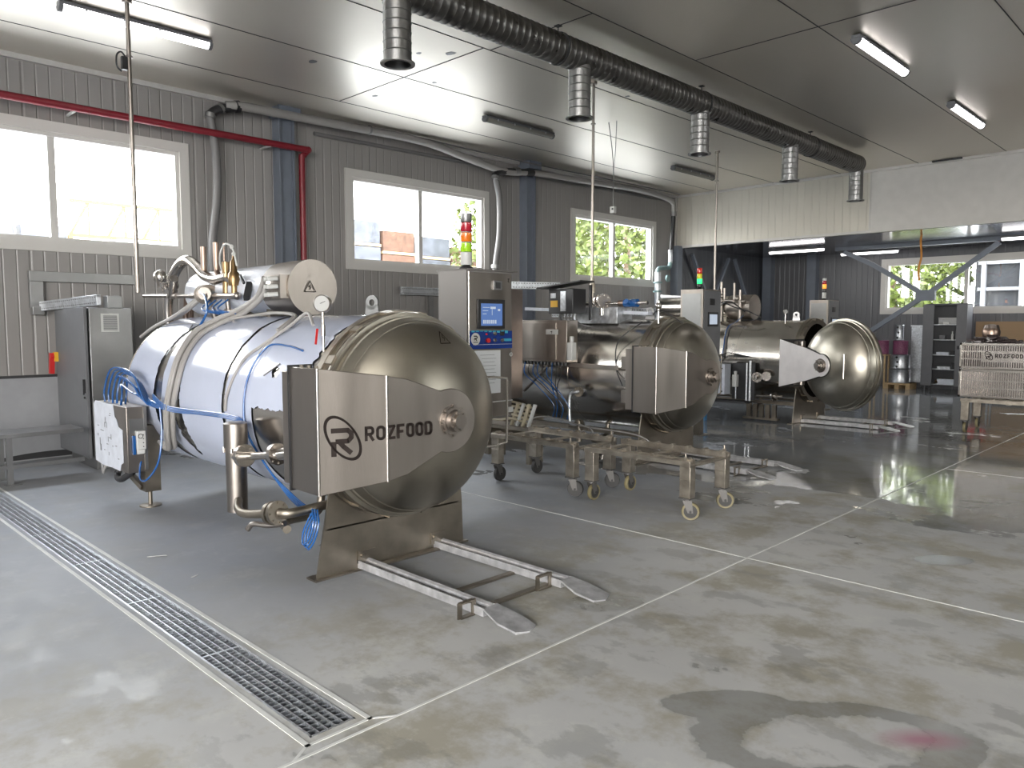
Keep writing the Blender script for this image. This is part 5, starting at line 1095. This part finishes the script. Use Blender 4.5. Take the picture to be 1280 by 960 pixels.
for k in range(40): x = rnd.uniform(-5.62, -5.2); y = rnd.uniform(20.1, 20.4); b.cyl((x, y, ZS[0] + .0 + .05 * rnd.random()), (x + rnd.uniform(-.07, .07), y + rnd.uniform(-.03, .03), ZS[0] + .02 + .12 * rnd.random()), .01, n=6)
solo('metal_fittings', b, BRASS, 'heap of small metal fittings on the bottom shelf of the open cabinet', 'fittings', (-5.4, 20.25, ZS[0]), kind='stuff')
def can(x, y, z, r, h, m_, lab, dots=False):
    t = thing('metal_can', lab, 'can', (x, y, z), 'cans stacked left of the open cabinet')
    b = MB(); b.lathe([(0, r), (.01, r + .006), (.02, r), (h - .02, r), (h - .01, r + .006), (h, r)], (x, y, z), (0, 0, 1), 28); q = part('body', b, m_, t)
    if dots:
        b = MB()
        for k in range(dots): b.lathe([(0, .028), (.006, .028)], (x - .01 + .02 * (k % 2), y - r - .003, z + h * (k + .5) / dots), (0, -1, 0), 12)
        part('hole', b, BLACK, q)
can(-6.42, 20.2, .14, .24, .34, GALV, 'wide bottom can of the stack left of the open cabinet')
can(-6.42, 20.2, .49, .22, .34, GALV, 'spotted can second from the bottom left of the open cabinet', 3)
can(-6.42, 20.2, .84, .17, .34, PURP, 'purple patterned can in the stack left of the open cabinet')
can(-6.46, 20.2, 1.19, .10, .38, GALV, 'slim spotted can on top of the stack left of the cabinet', 3)
can(-6.85, 20.2, .84, .15, .34, PURP, 'dark patterned can left of the purple can, by the open door')
b = MB(); b.bx(-7.1, -6.7, 20.05, 20.4, .80, .83); b.bx(-7.08, -7.04, 20.07, 20.11, 0, .8); b.bx(-6.76, -6.72, 20.34, 20.38, 0, .8); b.bx(-7.08, -7.04, 20.34, 20.38, 0, .8); b.bx(-6.76, -6.72, 20.07, 20.11, 0, .8); solo('side_table', b, WOOD, 'small wooden table under the dark patterned can', 'table', (-6.9, 20.2, 0))
t = MB(); t.bx(-6.7, -6.1, 19.95, 20.45, .1, .14); t.bx(-6.7, -6.6, 19.95, 20.45, 0, .1); t.bx(-6.2, -6.1, 19.95, 20.45, 0, .1); t.bx(-6.45, -6.35, 19.95, 20.45, 0, .1); solo('pallet', t, WOOD, 'wooden pallet under the stack of cans', 'pallet', (-6.4, 20.2, 0))
b = MB(); b.bx(-6.26, -5.95, 20.45, 20.52, .15, 1.55); b.bx(-6.28, -5.93, 20.44, 20.53, 1.53, 1.56); solo('sheet_panel', b, GALV, 'light sheet metal panel behind the stacked cans', 'metal panel', (-6.1, 20.48, .15))
b = MB(); b.bx(-4.9, -2.2, 20.6, 20.72, .35, 1.65); b.bx(-4.9, -4.8, 20.6, 20.72, 0, .35); b.bx(-2.3, -2.2, 20.6, 20.72, 0, .35); solo('board', b, CARD, 'brown upright board standing behind the slotted crates', 'board', (-3.5, 20.66, 0))
b = MB(); b.bx(-4.85, -4.4, 19.8, 20.2, .74, .78); b.bx(-4.84, -4.80, 19.82, 19.86, 0, .74); b.bx(-4.45, -4.41, 19.82, 19.86, 0, .74); b.bx(-4.84, -4.80, 20.14, 20.18, 0, .74); b.bx(-4.45, -4.41, 20.14, 20.18, 0, .74); solo('side_table', b, CABG, 'narrow steel table right of the open shelf cabinet', 'table', (-4.62, 20, 0))
b = MB(); b.bx(-4.80, -4.5, 19.85, 20.15, .78, 1.02); b.bx(-4.81, -4.49, 19.84, 20.16, 1.0, 1.03); solo('plastic_bin', b, REDP, 'red bin on the narrow steel table', 'bin', (-4.65, 20, .78))
# cross bracing
b = MB(); c = Vector((-5.55, 19.0, 2.24))
for p in ((-6.74, 19.0, 3.0), (-4.15, 19.0, 3.33), (-6.9, 19.0, 1.30)): b.bar(c, p, .10, .10, (0, 1, 0))
b.bx(c.x - .20, c.x + .20, c.y - .06, c.y + .06, c.z - .12, c.z + .12)
b.bx(-7.0, -6.86, 18.93, 19.07, 0, 1.36); b.bar((-6.74, 19.0, 3.0), (-7.4, 19, LOW - .12), .1, .1, (0, 1, 0)); b.bx(-7.6, -1.0, 18.92, 19.08, LOW - .09, LOW - .003)
solo('cross_brace', b, COLM, 'grey steel cross brace with a square centre plate before the far window', 'brace', (-6.9, 19.0, 0))
b = MB()
for a_, c_ in (((-10.15, 16.6, 3.3), (-10.15, 18.4, .8)), ((-10.15, 18.4, 3.3), (-10.15, 16.6, .8)), ((-10.15, 18.7, 3.3), (-10.15, 20.4, .8))): b.bar(a_, c_, .07, .07, (1, 0, 0))
struct('trim_30', b, COLM)
t = MB(); t.tube([(-5.24, 17.5, LOW), (-5.25, 17.5, 3.3), (-5.23, 17.51, 3.0), (-5.27, 17.5, 2.75), (-5.25, 17.5, 2.5)], .022, 8); solo('orange_cord', t, ORNG, 'orange cord hanging from the low ceiling before the far window', 'cord', (-5.25, 17.5, 2.5))

# ---------------------------------------------------------------- litter on the floor
def litter(name, lab, cat, x, y, s, m_, rz, asp=.35):
    t = MB(); n = 8; R = Matrix.Rotation(rz, 3, 'Z'); pts = [R @ Vector((s * cos(2 * pi * k / n) * (.8 + .3 * random.random()), s * asp * sin(2 * pi * k / n) * (.7 + .5 * random.random()), .004 + .006 * random.random())) + Vector((x, y, 0)) for k in range(n)]
    t.prism(pts, (0, 0, -.003)); solo(name, t, m_, lab, cat, (x, y, 0))
litter('dry_leaf', 'small brown dry leaf on the floor at the lower left', 'leaf', -3.43, .36, .022, LEAFD, 1.2)
litter('paper_scrap', 'pale green paper scrap on the floor inside the first loading track', 'paper scrap', -3.35, 3.12, .035, mat('mint_paper', (.55, .85, .75), .6), 1.4, .4)
litter('paper_scrap', 'white paper scrap on the floor near the dry leaf', 'paper scrap', -3.2, .22, .014, WHITE, .4)
litter('paper_scrap', 'white paper scrap on the floor between the drain and the nearest saddle plate', 'paper scrap', -4.75, 1.95, .03, WHITE, 1.9, .2)
litter('paper_scrap', 'long pale strip on the floor near the drain, behind the first scrap', 'paper scrap', -5.35, 1.95, .07, WHITE, 1.2, .1)

# ---------------------------------------------------------------- outside
struct('ground', MB().bx(-80, 60, -60, 90, -.6, -.32), OUTW)
def truss(y0, y1, x, z0, z1, lab):
    t = MB(); t.bar((x, y0, z0), (x, y1, z0), .12); t.bar((x, y0, z1), (x, y1, z1), .12); n = 5
    for k in range(n):
        a = y0 + (y1 - y0) * k / n; b_ = y0 + (y1 - y0) * (k + .5) / n; c_ = y0 + (y1 - y0) * (k + 1) / n; t.bar((x, a, z0), (x, b_, z1), .09); t.bar((x, b_, z1), (x, b_, z0), .06)
    for y in (y0, (y0 + y1) / 2, y1): t.bar((x, y, -.32), (x, y, z0), .16)
    solo('yellow_girder', t, YELG, lab, 'girder', (x, (y0 + y1) / 2, -.32))
truss(8.4, 14.5, -30, 4.7, 5.9, 'yellow lattice girder outside the first window')
def stack(x, y0, y1, z1, m_, lab, g, rows=4):
    t = thing('pallet_stack', lab, 'pallet stack', (x, (y0 + y1) / 2, -.32), g)
    b = MB(); h = (z1 + .32) / rows
    for k in range(rows): b.bx(x - 1.2, x, y0 + .02 * (k % 2), y1 - .03 * (k % 2), -.32 + k * h + .1, -.32 + (k + 1) * h - .02)
    part('load', b, m_, t, bev=.03); b = MB()
    for k in range(rows): b.bx(x - 1.2, x + .02, y0, y1, -.32 + k * h, -.32 + k * h + .1)
    part('pallet', b, WOOD, t)
for i, (y0, y1, z1) in enumerate(((2.0, 4.4, 5.2), (4.6, 6.7, 5.35), (6.9, 8.3, 5.0))): stack(-30, y0, y1, z1, WRAP, ['wrapped pallet stack outside, farthest left through the first window', 'wrapped pallet stack outside, through the left pane of the first window', 'wrapped pallet stack outside, left of the yellow girder'][i], 'pallet stacks outside', 5)
stack(-27, 9.0, 13.5, 4.4, OUTW, 'low white block stack outside, below the yellow girder', 'pallet stacks outside', 3)
for i, (y0, y1, z1, m_) in enumerate(((15.0, 18.0, 5.6, WRAP), (18.1, 19.7, 5.3, BRICKO), (19.8, 21.6, 5.2, WRAP), (21.7, 23.4, 4.9, BRICKO), (23.5, 25.6, 4.7, WRAP))): stack(-25, y0, y1, z1, m_, ['large wrapped stack outside, at the left of the second window', 'orange brick stack outside, in the middle of the left pane of the second window', 'wrapped stack outside, behind the middle mullion of the second window', 'lower orange brick stack outside, through the right pane of the second window', 'wrapped stack outside, behind the signal tower'][i], 'pallet stacks outside', 6)
def tree(x, y, r, h, lab, n=8000, seed=1, leaf=.14):
    t = thing('tree', lab, 'tree', (x, y, -.32), 'trees outside'); rn = random.Random(seed)
    b = MB(); b.tube([(x, y, -.32), (x + .1, y, h * .4), (x - .05, y + .1, h * .75)], lambda s: .22 * (1 - .6 * s), 10); part('trunk', b, BARK, t)
    b = MB(); vs = []; fs = []
    for k in range(n):
        a = rn.uniform(0, 2 * pi); e = math.asin(rn.uniform(-1, 1)); q = r * (.55 + .45 * rn.random() ** .5); c = Vector((x + q * cos(a) * cos(e), y + q * sin(a) * cos(e), h * .62 + .62 * h * .85 * sin(e) * (q / r)))
        u = Vector((rn.uniform(-1, 1), rn.uniform(-1, 1), rn.uniform(-1, 1))).normalized(); v = u.orthogonal().normalized(); s = leaf * rn.uniform(.6, 1.3); m = len(vs)
        vs += [c - u * s, c + v * s * .5, c + u * s, c - v * s * .5]; fs.append((m, m + 1, m + 2, m + 3))
    b.add(vs, fs); part('crown', b, LEAF, t, smooth=False)
tree(-17.0, 23.2, 2.6, 7.5, 'green tree outside, at the left of the third window', seed=1)
tree(-16.0, 28.4, 2.6, 8.0, 'green tree outside, filling the right of the third window', seed=2)
tree(-22.3, 22.3, 2.3, 7.0, 'green tree outside, at the right edge of the second window', seed=3, n=2600)
tree(-23.5, 30.5, 3.2, 8.5, 'green tree outside, deep behind the third window', seed=5)
tree(-9.2, 27.6, 2.4, 5.6, 'green tree outside the left pane of the far window', seed=4)
t = thing('shed', 'dark metal shed with pale posts outside the right pane of the far window', 'shed', (-4, 27, -.32))
b = MB(); b.bx(-6.5, 0, 27, 30, -.32, 4.2); part('wall', b, SHEDW, t)
b = MB()
for x in (-6.3, -5.3, -4.6, -3.2): b.bx(x, x + .12, 26.8, 26.95, -.32, 4.0)
for z in (1.9, 2.6, 3.4): b.bx(-6.4, -.2, 26.85, 26.92, z, z + .10)
part('post', b, GREY, t)
